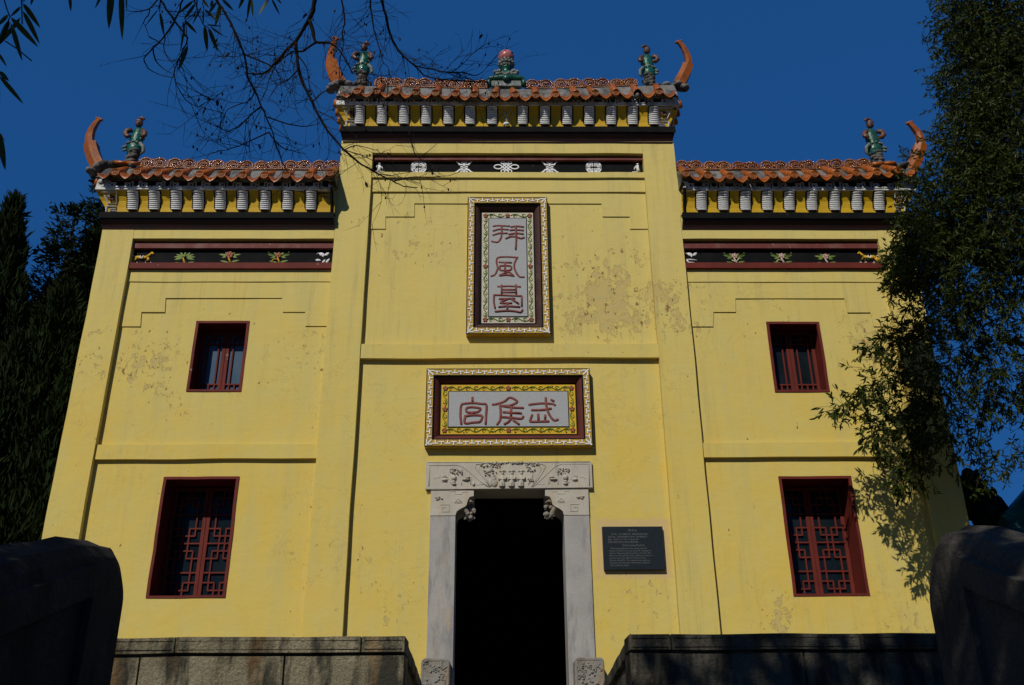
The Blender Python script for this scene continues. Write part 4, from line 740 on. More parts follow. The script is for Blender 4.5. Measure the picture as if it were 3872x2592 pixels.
# ---------------------------------------------------------------- plaques
def tfret(mb, ax, a0, a1, lo, hi, y, n):   # alternating T shapes along one side; lo = outer edge, hi = inner edge
    st = (a1 - a0) / n; h = hi - lo
    P = (lambda a, b: (a, b)) if ax == 'x' else (lambda a, b: (b, a))
    for i in range(n):
        c = a0 + st * (i + .5)
        if i % 2: mb.bar([P(c - st * .48, lo + h * .62), P(c + st * .48, lo + h * .62)], abs(h) * .145, .016, 0, y); mb.bar([P(c, lo + h * .62), P(c, lo + h * .08)], abs(h) * .15, .016, 0, y - .001)
        else: mb.bar([P(c - st * .48, lo + h * .36), P(c + st * .48, lo + h * .36)], abs(h) * .145, .016, 0, y); mb.bar([P(c, lo + h * .36), P(c, lo + h * .92)], abs(h) * .15, .016, 0, y - .001)
def plaque(x0, x1, z0, z1, bw, vw, fw, nx, nz, label, gm, strokes, cmap, wdt):
    T = empty('inscribed_plaque', ((x0 + x1) / 2, 13.1, z0), label=label, cat='plaque'); o_ = Vector((-(x0 + x1) / 2, -13.1, -z0))
    def pt(mb_, name, mats, parent=T, **k):
        o = mb_.build(name, mats, parent, **k)
        if parent is T: o.location = o_
        return o
    yf = 12.99; yi = 13.088
    def ring(mb_, a, b, ya, yb_, m=0):   # sloping ring between inset a (depth ya) and inset b (depth yb_)
        q = lambda i, y: [(x0 + i, y, z0 + i), (x1 - i, y, z0 + i), (x1 - i, y, z1 - i), (x0 + i, y, z1 - i)]
        mb_.grid([q(a, ya), q(b, yb_)], m, False, True)
    mb = MB(); ring(mb, 0, 0, 13.098, yf); ring(mb, 0, .008, yf, yf - .004); ring(mb, .008, bw, yf - .004, yf - .004); ring(mb, bw, bw + .002, yf - .004, yi)
    fr = pt(mb, 'plaque_frame', M_OCF, fixn=False)
    mb = MB(); y = yf - .012; i = .010
    tfret(mb, 'x', x0 + bw, x1 - bw, z1 - i, z1 - bw + .006, y, nx); tfret(mb, 'x', x0 + bw, x1 - bw, z0 + i, z0 + bw - .006, y, nx)
    tfret(mb, 'z', z0 + bw, z1 - bw, x0 + i, x0 + bw - .006, y, nz); tfret(mb, 'z', z0 + bw, z1 - bw, x1 - i, x1 - bw + .006, y, nz)
    for xa, s in ((x0, 1), (x1, -1)):
        for za, t in ((z0, 1), (z1, -1)):
            mb.bar([(xa + s * .012, za + t * .012), (xa + s * (bw - .01), za + t * (bw - .01))], .017, .016, 0, y)
            mb.bar([(xa + s * .05, za + t * .03), (xa + s * bw, za + t * .03)], .014, .016, 0, y - .001); mb.bar([(xa + s * .03, za + t * .05), (xa + s * .03, za + t * bw)], .014, .016, 0, y - .001)
    pt(mb, 'key_fret', M_WHT, fr)
    mb = MB(); q = bw + .002
    for k, (a, yy) in enumerate(((q, yf + .018), (q + .010, yf + .018), (q + vw * .25, yf + .030), (q + vw * .5, yf + .052), (q + vw * .72, yf + .082), (q + vw * .80, yi + .004))):
        if k: ring(mb, pa, a, py, yy)
        pa, py = a, yy
    pt(mb, 'maroon_moulding', M_MARH if gm == 'h' else M_MARV, fixn=False)
    mb = MB(); ring(mb, q + vw * .80, q + vw, yi + .004, yi + .003); ring(mb, bw - .008, bw + .004, yf - .006, yf - .006); ring(mb, -.003, .009, yf - .004, yf - .007); ring(mb, bw + .004, q + .012, yf - .006, yf + .016); pt(mb, 'black_edge', M_BLKP, fixn=False)
    e = q + vw
    mb = MB(); mb.box(x0 + e, x1 - e, yi, yi + .03, z0 + e, z1 - e); fb = pt(mb, 'floral_border', M_OCH if gm == 'h' else M_CREAM)
    # vine
    mb = MB(); ym = yi - .006; c = e + fw * .5; am = fw * .24
    def vine(P, L):
        n = max(2, int(round(L / .155)))
        for hlf in (0, 1):
            a0, a1 = (.05 + hlf * (L / 2 + .0), L / 2 - .05 + hlf * (L / 2 + .0)); m = max(2, int(round((a1 - a0) / .12)))
            pts = [P(a0 + (a1 - a0) * i / 24, am * math.sin(i / 24 * m * math.pi)) for i in range(25)]
            mb.tube([(x, ym, z) for x, z in pts], .0065, 4, 0, .9, smooth=False)
            for i in range(m):
                s = 1 if i % 2 else -1; a = a0 + (a1 - a0) * (i + .5) / m
                cu = [P(a + .026 * math.cos(t), s * am * .35 + .018 * math.sin(t)) for t in [k * .8 for k in range(7)]]
                mb.tube([(x, ym, z) for x, z in cu], .0055, 4, 0, .9, smooth=False)
                l0, l1 = P(a + .02, -s * am * .1), P(a + .052, -s * am * 1.5); mb.leaf(l0, l1, .016, yi, .008)
    W, Hh = x1 - x0, z1 - z0
    vine(lambda a, b: (x0 + e + .03 + a, z1 - c + b), W - 2 * e - .06); vine(lambda a, b: (x0 + e + .03 + a, z0 + c + b), W - 2 * e - .06)
    vine(lambda a, b: (x0 + c + b, z0 + e + .03 + a), Hh - 2 * e - .06); vine(lambda a, b: (x1 - c + b, z0 + e + .03 + a), Hh - 2 * e - .06)
    pt(mb, 'vine_relief', M_GRN, fb)
    mb = MB(); mb2 = MB(); xm, zm = (x0 + x1) / 2, (z0 + z1) / 2
    for fx, fz in ((x0 + c, z0 + c), (x1 - c, z0 + c), (x0 + c, z1 - c), (x1 - c, z1 - c), (xm, z0 + c), (xm, z1 - c), (x0 + c, zm), (x1 - c, zm)):
        for k in range(5):
            a = R(90 + 72 * k); mb.ball((fx + .025 * math.cos(a), ym - .003, fz + .025 * math.sin(a)), (.017, .009, .017), 7)
        mb2.ball((fx, ym - .012, fz), (.009, .008, .009), 6)
    for k in range(10 if gm == 'h' else 0): mb.ball((x0 + e + .15 + (W - 2 * e - .3) * k / 9, ym - .002, (z0 + c - .03) if k % 2 else (z1 - c + .03)), (.010, .006, .010), 6)
    pt(mb, 'blossoms', M_RED, fb); pt(mb2, 'blossom_hearts', M_GOLD, fb)
    e2 = e + fw
    mb = MB(); mb.box(x0 + e2 - .012, x1 - e2 + .012, yi - .008, yi + .01, z0 + e2 - .012, z1 - e2 + .012); pt(mb, 'black_line', M_BLKP)
    mb = MB(); mb.box(x0 + e2, x1 - e2, yi - .012, yi + .01, z0 + e2, z1 - e2); fld = pt(mb, 'granite_field', M_GRANF)
    for ch in strokes:
        mb = MB(); edge = MB()
        for k, s in enumerate(ch):
            p = [cmap(*a) for a in s]
            # smooth the stroke through its points
            if len(p) > 2:
                sp = []
                for i in range(len(p) - 1):
                    p0, p1, p2, p3 = p[max(i - 1, 0)], p[i], p[i + 1], p[min(i + 2, len(p) - 1)]
                    for t in (0, .25, .5, .75):
                        sp.append(tuple(.5 * (2 * b + (c_ - a) * t + (2 * a - 5 * b + 4 * c_ - d) * t * t + (3 * b - a - 3 * c_ + d) * t ** 3) for a, b, c_, d in zip(p0, p1, p2, p3)))
                p = sp + [p[-1]]
            mb.tube([(x, yi - .014 - .0006 * k, z) for x, z in p], wdt / 2, 8, 0, .55)
            for x, z in (p[0], p[-1]): mb.ball((x, yi - .014 - .0006 * k, z), (wdt * .53, wdt * .28, wdt * .53), 8)
        pt(mb, 'carved_character', M_REDL, fld)
def qmap(tl, tr, br, bl, x0, x1, z0, z1):
    def f(x, y):
        u = v = .5
        for _ in range(6):
            L = (tl[0] + (bl[0] - tl[0]) * v); Rr = (tr[0] + (br[0] - tr[0]) * v); u = (x - L) / (Rr - L)
            Tt = tl[1] + (tr[1] - tl[1]) * u; Bt = bl[1] + (br[1] - bl[1]) * u; v = (y - Tt) / (Bt - Tt)
        return (x0 + (x1 - x0) * u, z1 - (z1 - z0) * v)
    return f
GONG = [[(703, 422), (703, 485)], [(562, 745), (552, 640), (562, 520), (600, 496), (703, 488), (820, 498), (874, 512), (870, 640), (864, 745)], [(700, 538), (640, 545), (622, 572), (645, 604), (740, 602), (782, 588), (796, 552), (700, 538)], [(700, 604), (690, 640)], [(612, 650), (606, 735), (700, 728), (782, 722)], [(612, 650), (700, 638), (815, 645), (812, 690), (798, 712)]]
HOU = [[(955, 506), (1000, 500), (1100, 465), (1165, 418), (1255, 466), (1215, 500), (1150, 520), (1060, 522)], [(1040, 500), (1050, 600), (1045, 690), (1008, 748)], [(1060, 522), (1170, 540), (1325, 548)], [(1180, 545), (1178, 668)], [(1088, 600), (1300, 614)], [(1075, 660), (1180, 668), (1300, 680), (1328, 655)], [(1180, 672), (1150, 715), (1100, 744)], [(1208, 700), (1240, 722), (1272, 745)]]
WU = [[(1405, 507), (1560, 490), (1690, 498), (1722, 512)], [(1608, 425), (1614, 510), (1640, 600), (1680, 670), (1720, 702), (1758, 690)], [(1680, 448), (1704, 462)], [(1440, 574), (1560, 572), (1670, 556)], [(1438, 638), (1420, 690), (1425, 716), (1540, 714), (1640, 712)], [(1515, 628), (1520, 705)], [(1602, 642), (1600, 680)]]
plaque(-1.028, 1.357, 5.953, 7.145, .108, .105, .112, 25, 13, 'wide plaque in yellow fret frame with three red characters above the doorway', 'h', [GONG, HOU, WU], qmap((150, 85), (2140, 80), (2190, 1030), (108, 1040), -1.028, 1.357, 5.953, 7.145), .036)
BAI = [[(432, 394), (480, 388), (590, 394)], [(515, 390), (515, 480), (500, 530), (470, 558), (418, 550)], [(432, 442), (490, 426), (578, 430)], [(430, 485), (490, 468), (568, 468)], [(610, 402), (660, 395), (730, 402)], [(600, 436), (660, 432), (728, 438)], [(590, 478), (660, 468), (726, 475)], [(558, 520), (610, 500), (660, 505), (705, 520), (736, 512)], [(655, 397), (660, 510), (654, 630)]]
FENG = [[(412, 898), (450, 880), (475, 820), (465, 770), (475, 716), (560, 706), (672, 714)], [(668, 716), (640, 780), (650, 845), (690, 902), (735, 906)], [(492, 760), (610, 765)], [(548, 765), (548, 880)], [(500, 796), (500, 838), (600, 838), (600, 798), (500, 796)], [(495, 890), (560, 862), (595, 862), (632, 896)], [(500, 893), (560, 886), (630, 895)]]
TAI = [[(480, 1000), (590, 996), (698, 1002)], [(515, 988), (515, 1078)], [(656, 985), (660, 1080)], [(520, 1030), (655, 1030)], [(522, 1056), (655, 1056)], [(440, 1082), (580, 1086), (712, 1092)], [(440, 1085), (438, 1150), (450, 1208)], [(714, 1095), (714, 1190)], [(495, 1120), (640, 1116)], [(565, 1124), (500, 1158), (610, 1160)], [(612, 1122), (680, 1164)], [(490, 1196), (570, 1190), (690, 1196)], [(572, 1160), (570, 1232)], [(455, 1240), (560, 1232), (640, 1236), (700, 1246), (720, 1225)]]
plaque(-.461, .801, 7.71, 10.118, .112, .112, .112, 13, 25, 'tall upright plaque in yellow fret frame with three red characters under the roof', 'v', [BAI, FENG, TAI], qmap((178, 122), (965, 125), (995, 1470), (168, 1475), -.461, .801, 7.71, 10.118), .030)
# ---- black information sign
T = empty('information_sign', (1.855, 13.09, 4.215), label='black stone information sign with engraved lines of text beside the doorway', cat='sign')
mb = MB(); mb.box(-.417, .415, -.05, .005, 0, .593); sp = mb.build('sign_slab', M_SIGN, T, .006)
def text(s, x, z, size, wid, al='LEFT'):
    cu = bpy.data.curves.new('engraved_text', 'FONT'); cu.body = s; cu.size = size; cu.align_x = al; cu.resolution_u = 2; cu.extrude = .0005
    o = bpy.data.objects.new('engraved_text', cu); col.objects.link(o); bpy.context.view_layer.update()
    me = bpy.data.meshes.new_from_object(o.evaluated_get(bpy.context.evaluated_depsgraph_get())); bpy.data.objects.remove(o)
    if not len(me.vertices): return
    xs = [v.co.x for v in me.vertices]; W = max(xs) - min(xs); k = wid / W if W > wid else 1
    for v in me.vertices: v.co = Vector((v.co.x * k, -v.co.z, v.co.y))
    me.materials.clear(); me.materials.append(M_INSC); t = bpy.data.objects.new('engraved_text', me); col.objects.link(t); t.parent = sp; t.location = (x, -.0515, z)
text('拜 风 台', 0, .525, .034, .3, 'CENTER')
for i, s in enumerate(('　　拜风台，位于南屏山顶，相传诸葛亮在此借', '东风之处。拜风台始建年代不详，现存建筑为三', '国后，明万历三十八年（公元1610年）', '修建时掘出“拜风台”残石又重新修建。')): text(s, -.345, .477 - i * .037, .026, .70)
text('Wind-praying Platform', 0, .322, .034, .5, 'CENTER')
for i, s in enumerate(('   Wind-praying Platform (also named Wu Hou', 'Palace) is located on the top of the Mt. Nanping. It is', 'said that Zhuge liang had prayed for wind here. The', 'palace has two parts and covers 289 square meters. It', 'was first built in the 38 year of Wanli in Ming', 'Dynasty (1610A.D.). The reparation had dug out a', 'damaged rock which was "Wind-praying Platform"', 'when rebuilt the palace.')): text(s, -.335, .282 - i * .0325, .027, .70)
# ---- carved blocks at the foot of the door jambs
for x0, x1, lb in ((-.966, -.602, 'carved stone block at the foot of the left door jamb'), (.978, 1.354, 'carved stone block at the foot of the right door jamb')):
    T = empty('carved_door_block', ((x0 + x1) / 2, 12.9, 2.3), label=lb, cat='stone block')
    w2 = (x1 - x0) / 2; mb = MB(); P = [(-w2, 0), (w2, 0), (w2, .72), (w2 - .03, .758), (-w2 + .04, .762), (-w2, .72)]
    mb.prism(P, -.14, .16); b = mb.build('block', M_DRUM, T, .012)
    mb = MB(); rr = random.Random(int(x0 * 100))
    for k in range(5):
        p = [(rr.uniform(-w2 + .05, w2 - .05), rr.uniform(.3, .7))]
        for j in range(6): p.append((max(-w2 + .03, min(w2 - .03, p[-1][0] + rr.uniform(-.06, .06))), max(.2, min(.72, p[-1][1] + rr.uniform(-.05, .07)))))
        mb.tube([(x, -.142, z) for x, z in p], [rr.uniform(.006, .014) for _ in p], 6)
    for k in range(40): mb.ball((rr.uniform(-w2 + .04, w2 - .04), -.14, rr.uniform(.3, .68)), (rr.uniform(.008, .028), rr.uniform(.01, .024), rr.uniform(.008, .022)), 7)
    mb.build('floral_relief', M_DRUM, b, kind='stuff')
    mb = MB(); mb.bar([(-w2 + .02, .3), (-w2 + .02, .735), (w2 - .02, .735), (w2 - .02, .3)], .016, .01, 0, -.146); mb.build('raised_border', M_DRUM, b)

# ---------------------------------------------------------------- roof figurines and finial
def figurine(x, z, s, h, label, pd, grp='glazed figurines standing on the ridge ends'):
    T = empty('roof_figurine', (x, 13.08, z), label=label, cat='figurine', group=None)
    mb = MB(); rr = random.Random(int(x * 10)); k = h / .88
    for i in range(7):
        t = i / 6
        for j in range(5): mb.ball((rr.uniform(-.05, .05), rr.uniform(-.05, .05), pd * (-.15 + 1.1 * t + rr.uniform(-.05, .05))), (rr.uniform(.05, .085), .08, pd * rr.uniform(.10, .2)), 7)
    mb.build('pedestal', M_MORT, T)
    b = pd * .92
    P = lambda l: [(s * a * k, c * k - .02, b + d * k) for a, c, d in l]
    mb = MB(); mb.grid([[(s * k * (ox + rx * math.cos(q * math.pi / 6)), k * (ry * math.sin(q * math.pi / 6)), b + k * zz) for q in range(12)] for zz, ox, rx, ry in ((-.02, 0, .10, .08), (.06, 0, .125, .10), (.14, .0, .12, .095), (.18, .0, .088, .08), (.22, -.0, .10, .085), (.30, .01, .11, .085), (.36, .02, .095, .08), (.42, .02, .105, .075), (.46, .01, .06, .05), (.49, .01, .035, .035))], 0, True, True)
    rb = mb.build('robe', M_TEAL, T)
    mb = MB(); mb.tube(P([(-.075, -.02, .42), (-.145, -.03, .40), (-.165, -.03, .34), (-.12, -.05, .28), (-.07, -.07, .27)]), [.038 * k, .045 * k, .045 * k, .038 * k, .025 * k], 8); mb.tube(P([(.09, -.02, .42), (.14, -.04, .36), (.16, -.07, .29), (.12, -.09, .24)]), [.038 * k, .042 * k, .038 * k, .028 * k], 8)
    mb.build('arm', M_BRNG, T)
    mb = MB(); mb.ball(P([(.01, -.01, .545)])[0], (.055 * k, .055 * k, .068 * k), 12); mb.ball(P([(.02, -.062, .54)])[0], (.012 * k,) * 3, 6); mb.ball(P([(.065, 0, .54)])[0], (.012 * k,) * 3, 6); mb.ball(P([(-.045, 0, .54)])[0], (.012 * k,) * 3, 6)
    hd = mb.build('head', M_BRNG, T)
    mb = MB(); mb.ball(P([(-.0, .01, .60)])[0], (.062 * k, .06 * k, .05 * k), 10); mb.tube(P([(.0, 0, .63), (.045, -.02, .66), (.085, -.03, .63), (.08, -.03, .60)]), [.035 * k, .03 * k, .02 * k, .01 * k], 8); mb.build('cap', M_BRNG, hd)
    mb = MB()
    for q in range(7): a = q / 6 * math.pi; mb.ball((s * k * .12 * math.cos(a), -.085 * k * math.sin(a) - .01, b + k * (.155 + .012 * (q % 2))), (.026 * k, .024 * k, .02 * k), 7)
    mb.tube(P([(.10, -.06, .14), (.16, -.05, .08), (.17, -.04, 0), (.14, -.04, -.06)]), [.03 * k, .032 * k, .028 * k, .012 * k], 7); mb.tube(P([(-.10, -.04, .10), (-.17, -.04, .07)]), [.025 * k, .02 * k], 7); mb.tube(P([(-.10, -.04, .04), (-.155, -.04, .01)]), [.022 * k, .018 * k], 7)
    mb.build('sash', M_GREYG, T)
    mb = MB()
    for q in range(12): mb.ball((s * k * rr.uniform(.09, .15), -.06 * k, b + k * rr.uniform(.22, .36)), (.018 * k, .015 * k, .022 * k), 6)
    mb.build('held_scroll', M_GREYG, T)
figurine(-5.935, 10.74, 1, .92, 'green robed glazed figurine on the left wing ridge, hand on hip', .30)
figurine(6.27, 10.77, -1, .92, 'green robed glazed figurine on the right wing ridge by the big tree', .28)
figurine(-2.30, 12.42, 1, .88, 'glazed figurine on the left end of the top ridge, behind bare twigs', .27)
figurine(2.62, 12.45, -1, .86, 'green robed glazed figurine on the right end of the top ridge', .20)
T = empty('ridge_finial', (.165, 13.1, 12.38), label='green glazed finial with a pink ball at the middle of the top ridge', cat='finial')
mb = MB(); mb.box(-.255, .255, -.10, .10, -.02, .10); mb.build('pedestal', M_GREYG, T, .015)
mb = MB(); rows = []
for i in range(17):
    u = -1 + i / 8; zz = .115 + .05 * (1 - u * u) + .03 * abs(u) ** 4; th = .055 + .03 * (1 - abs(u)); rows.append([(u * .295, -.11 * (1 - .25 * u * u) - .015, zz), (u * .295, -.10, zz + th), (u * .295, .10, zz + th), (u * .295, .11, zz), (u * .295, -.0, zz - .035)])
mb.grid(rows, 0, True, True)
for s in (-1, 1): mb.tube([(s * .28, -.06, .17), (s * .30, -.06, .10), (s * .285, -.06, .01)], [.04, .035, .045], 8)
mb.ball((0, -.13, .12), (.07, .05, .06), 10); mb.build('curved_table', M_TEAL, T)
mb = MB()
for s in (-1, 1):
    for k in range(5): mb.ball((s * (.07 + .03 * k), -.07, .27 + .03 * math.sin(k * 1.9)), (.035, .05, .038), 8)
    mb.tube([(s * .06, -.06, .26), (s * .12, -.08, .33), (s * .18, -.07, .30), (s * .17, -.07, .25)], [.03, .035, .03, .02], 8)
for k in range(9): mb.ball((-.09 + .0225 * k, -.1, .245 + .02 * math.cos(k)), (.02, .03, .04), 7)
mb.build('cloud_carving', M_GREYG, T)
mb = MB(); mb.lathe([(.12, .22), (.10, .28), (.075, .33), (.07, .37), (.095, .42), (.10, .45), (.06, .47)], (0, 0, 0), 18); mb.build('neck', M_TEAL, T)
mb = MB()
for k in range(12):
    a = k * math.pi / 6
    for r, z, q in ((.085, .475, .038), (.115, .52, .036), (.125, .56, .024)): mb.ball((r * math.cos(a + z * 9), r * math.sin(a + z * 9), z), (q, q, q * 1.1), 8)
mb.build('lotus_cup', M_GREYG, T)
mb = MB(); mb.ball((0, 0, .675), (.142, .142, .14), 28); mb.build('ball', M_PINK, T)

# ---------------------------------------------------------------- granite parapets before the door
def parapet(s, xi, xi2, joints, fj, mt, mt2, label):
    T = empty('stone_parapet', (s * 4.2 + .17, 8.7, 1.85), label=label, cat='parapet'); o_ = Vector((-(s * 4.2 + .17), -8.7, -1.85))
    far = s * 7.2 + .17; xs = sorted([xi, far] + joints)
    def pt(mb_, name, mats, wob=.01, par=T, **k):
        o = mb_.build(name, mats, par, **k); o.location = o_ if par is T else (0, 0, 0)
        if wob: wobble(o, wob, 2.1)
        return o
    for a, b in zip(xs, xs[1:]):
        g = .006; mb = MB(); fbox(mb, a + g, b - g, 8.47, 8.86, 2.625, 2.752, .12); c = pt(mb, 'coping_stone', mt, bev=.016)
        mb = MB(); mb.bar([(a + .03, 2.655), (b - .03, 2.655)], .012, .02, 0, 8.462); mb.bar([(a + .03, 2.725), (b - .03, 2.725)], .009, .02, 0, 8.464); pt(mb, 'coping_bead', mt, .004, c)
    zs = sorted([xi, far] + fj)
    for a, b in zip(zs, zs[1:]):
        mb = MB(); fbox(mb, a + .008, b - .008, 8.50, 8.82, 1.85, 2.60, .12); pt(mb, 'face_block', mt2, bev=.014)
    mb = MB(); mb.box(min(xi, far) + (.02 if s > 0 else .0), max(xi, far) - (.02 if s < 0 else 0), 8.53, 8.79, 1.86, 2.64); pt(mb, 'joint_mortar', M_PARD, 0)
    # return wall running back to the facade beside the passage
    ny = [8.865, 10.6, 12.95]
    for a, b in zip(ny, ny[1:]):
        f = lambda y: xi + (xi2 - xi) * (y - 8.5) / 4.4
        for z0, z1, out, nm in ((2.622, 2.75, .0, 'coping_stone'), (1.85, 2.60, .035, 'face_block')):
            mb = MB(); Yy = seg(a + .006, b - .006, .15); w = s * .36
            rows = []
            for y in Yy: x = f(y) + s * out; x2 = f(y) + w - s * out; rows.append([(x, y, z0), (x, y, z1), (x2, y, z1), (x2, y, z0)])
            b0 = len(mb.v); mb.grid(rows, 0, False, True); mb.f += [[b0, b0 + 1, b0 + 2, b0 + 3], [b0 + 4 * len(rows) - 4 + j for j in (3, 2, 1, 0)]]; mb.m += [0, 0]; mb.sm += [False, False]
            pt(mb, nm, mt if z0 > 2 else mt2, bev=.012)
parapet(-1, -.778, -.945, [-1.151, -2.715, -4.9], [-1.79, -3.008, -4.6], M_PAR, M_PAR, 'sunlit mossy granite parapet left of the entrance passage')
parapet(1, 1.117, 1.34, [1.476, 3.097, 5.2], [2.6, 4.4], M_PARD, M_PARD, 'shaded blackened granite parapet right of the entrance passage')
# ---- near balustrades of the stairs
def baluster(s, xi, ztop, label, rc, slope):
    T = empty('stair_balustrade', (xi + s * .16, 3, 1), label=label, cat='balustrade'); o_ = Vector((-(xi + s * .16), -3, -1))
    top = lambda y: ztop - .32 * (5.0 - y) if y < 4.75 - .0 else ztop - .08 + .0
    th = .34; Ys = seg(-.8, 4.55, .2) + [4.62 + .43 * (1 - math.cos(a)) * 0 + i for i, a in ()]
    n = 7; ends = [(4.55 + rc * math.sin(R(90 * i / n)) + (.5 - rc), (math.cos(R(90 * i / n)) - 1) * rc) for i in range(n + 1)]
    rows = []
    def section(y, zt, zb):
        r = .15; pr = [(0, zb), (0, zt - r), (.015, zt - r * .6), (.05, zt - r * .28), (.11, zt - .03), (.18, zt), (.25, zt - .02), (.31, zt - .07), (th, zt - r), (th, zb)]
        return [(xi + s * a, y, z) for a, z in pr]
    bot = lambda y: max(0, .37 * (y - .2)) - .15
    zt0 = lambda y: ztop - slope * max(0, 4.72 - y)
    P = [section(y, zt0(y), bot(y)) for y in Ys] + [section(y, zt0(y) + dz, bot(y)) for y, dz in ends]
    mb = MB(); mb.grid(P, 0, False)
    b0 = len(mb.v); mb.v += [P[-1][i] for i in range(10)]; mb.f.append([b0 + i for i in range(10)]); mb.m.append(0); mb.sm.append(False)
    o = mb.build('balustrade_slab', M_BLK if s < 0 else M_BLKR, T); o.location = o_; wobble(o, .022, 3.0)
    # raised border band round the sunk panel on the inner face
    mb = MB(); k = 26
    yy = [-.6 + 5.2 * i / k for i in range(k + 1)]
    for dz, wd in ((-.22, .0),):
        rows = [[(xi - s * .028, y, zt0(y) - .15), (xi - s * .028, y, zt0(y) - .29), (xi - s * .0, y, zt0(y) - .31), (xi + s * .01, y, zt0(y) - .14)] for y in yy]; mb.grid(rows, 0, False, True)
    rows = [[(xi - s * .028, 4.60, z), (xi - s * .028, 4.86, z), (xi, 4.89, z), (xi, 4.585, z)] for z in seg(1.5, zt0(4.7) - .17, .15)]; mb.grid(rows, 0, False, True)
    o = mb.build('raised_border', M_BLK if s < 0 else M_BLKR, T); o.location = o_; wobble(o, .012, 3)
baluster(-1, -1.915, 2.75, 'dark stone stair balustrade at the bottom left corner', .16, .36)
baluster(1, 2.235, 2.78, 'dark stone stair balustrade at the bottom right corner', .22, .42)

# ---------------------------------------------------------------- vegetation
def np_mesh(name, V, F, mats, parent=None, smooth=False, **k):
    me = bpy.data.meshes.new(name); V = np.asarray(V, 'f').reshape(-1, 3); F = np.asarray(F, 'i'); n, m = F.shape
    me.vertices.add(len(V)); me.vertices.foreach_set('co', V.ravel()); me.loops.add(n * m); me.loops.foreach_set('vertex_index', F.ravel())
    me.polygons.add(n); me.polygons.foreach_set('loop_start', np.arange(0, n * m, m, dtype='i')); me.polygons.foreach_set('use_smooth', np.full(n, smooth)); me.update(calc_edges=True)
    me.materials.append(mats); o = bpy.data.objects.new(name, me); col.objects.link(o)
    if parent: o.parent = parent; o.matrix_parent_inverse = Matrix.Translation(-parent.location)
    return tag(o, **k)
def unit(a): return a / (np.linalg.norm(a, axis=-1, keepdims=True) + 1e-9)
def leaves(P, D, L, W, fold=.25):    # folded six-point leaves at P pointing along D
    n = len(P); D = unit(D); S_ = unit(np.cross(D, rng.normal(size=(n, 3)))); N = np.cross(D, S_); L = L[:, None]; W = W[:, None]; droop = -N * L * rng.uniform(0, .18, (n, 1))
    a = P; m1 = P + D * L * .35; m2 = P + D * L * .7 + droop * .5; t = P + D * L + droop
    V = np.stack([a, m1 + S_ * W * .5 + N * W * fold, m1, m1 - S_ * W * .5 + N * W * fold, m2 + S_ * W * .38 + N * W * fold, m2, m2 - S_ * W * .38 + N * W * fold, t], 1)
    F = np.array([[0, 2, 1, 1], [0, 3, 2, 2], [1, 2, 5, 4], [2, 3, 6, 5], [4, 5, 7, 7], [5, 6, 7, 7]])
    tri = np.array([[0, 2, 1], [0, 3, 2], [1, 2, 5], [1, 5, 4], [2, 3, 6], [2, 6, 5], [4, 5, 7], [5, 6, 7]])
    return V.reshape(-1, 3), (tri[None] + np.arange(n)[:, None, None] * 8).reshape(-1, 3)
def twig_mesh(paths, rad, n=3):     # many thin tubes as one mesh
    V = []; F = []; b = 0
    for p, r in zip(paths, rad):
        p = np.asarray(p, float); k = len(p); t = unit(np.gradient(p, axis=0)); u = unit(np.cross(t, np.array([.3, .9, .2]))); v = np.cross(t, u); rr = np.linspace(r, r * .35, k)[:, None]
        ring = np.stack([p + (u * math.cos(a) + v * math.sin(a)) * rr for a in [2 * math.pi * q / n for q in range(n)]], 1); V.append(ring.reshape(-1, 3))
        i = np.arange(k - 1)[:, None] * n; j = np.arange(n)[None]; jj = (j + 1) % n; F.append(np.stack([i + j, i + jj, i + jj + n, i + j + n], -1).reshape(-1, 4) + b); b += k * n
    return np.concatenate(V), np.concatenate(F)
def limb(mb, pts, r0, r1, n=8):
    k = len(pts); mb.tube(pts, [r0 + (r1 - r0) * i / (k - 1) for i in range(k)], n)
def crown(parent, blobs, dens, ll, lw, mt, name='crown', down=.45, tuft=7, spread=.12):
    Ps, Ds = [], []; tw = []
    for c, r in blobs:
        c = np.array(c); n = int(dens * r ** 2.2) + 4
        d = unit(rng.normal(size=(n, 3))); rad = r * rng.uniform(.25, 1.0, (n, 1)) ** .45; ctr = c + d * rad * np.array([1, .8, 1.0]) * (1 + np.clip(.14 * rng.normal(size=(n, 1)), -.3, .3))
        ax = unit(d * .7 + rng.normal(size=(n, 3)) * .5 + np.array([0, 0, -down]))
        for k in range(tuft):
            t = k / tuft; Ps.append(ctr + ax * spread * t * 1.3); Ds.append(ax * .6 + rng.normal(size=(n, 3)) * .55 + np.array([0, 0, -down * .5]))
        for i in range(n): tw.append([ctr[i] - ax[i] * spread, ctr[i], ctr[i] + ax[i] * spread * 1.3])
    P = np.concatenate(Ps); Dd = np.concatenate(Ds); n = len(P)
    V, F = leaves(P, Dd, rng.uniform(.75, 1.25, n) * ll, rng.uniform(.8, 1.2, n) * lw)
    o = np_mesh(name, V, F, mt, parent, kind='stuff'); V, F = twig_mesh(tw, [.004] * len(tw)); np_mesh('twigs', V, F, M_BARK, parent, kind='stuff'); return o
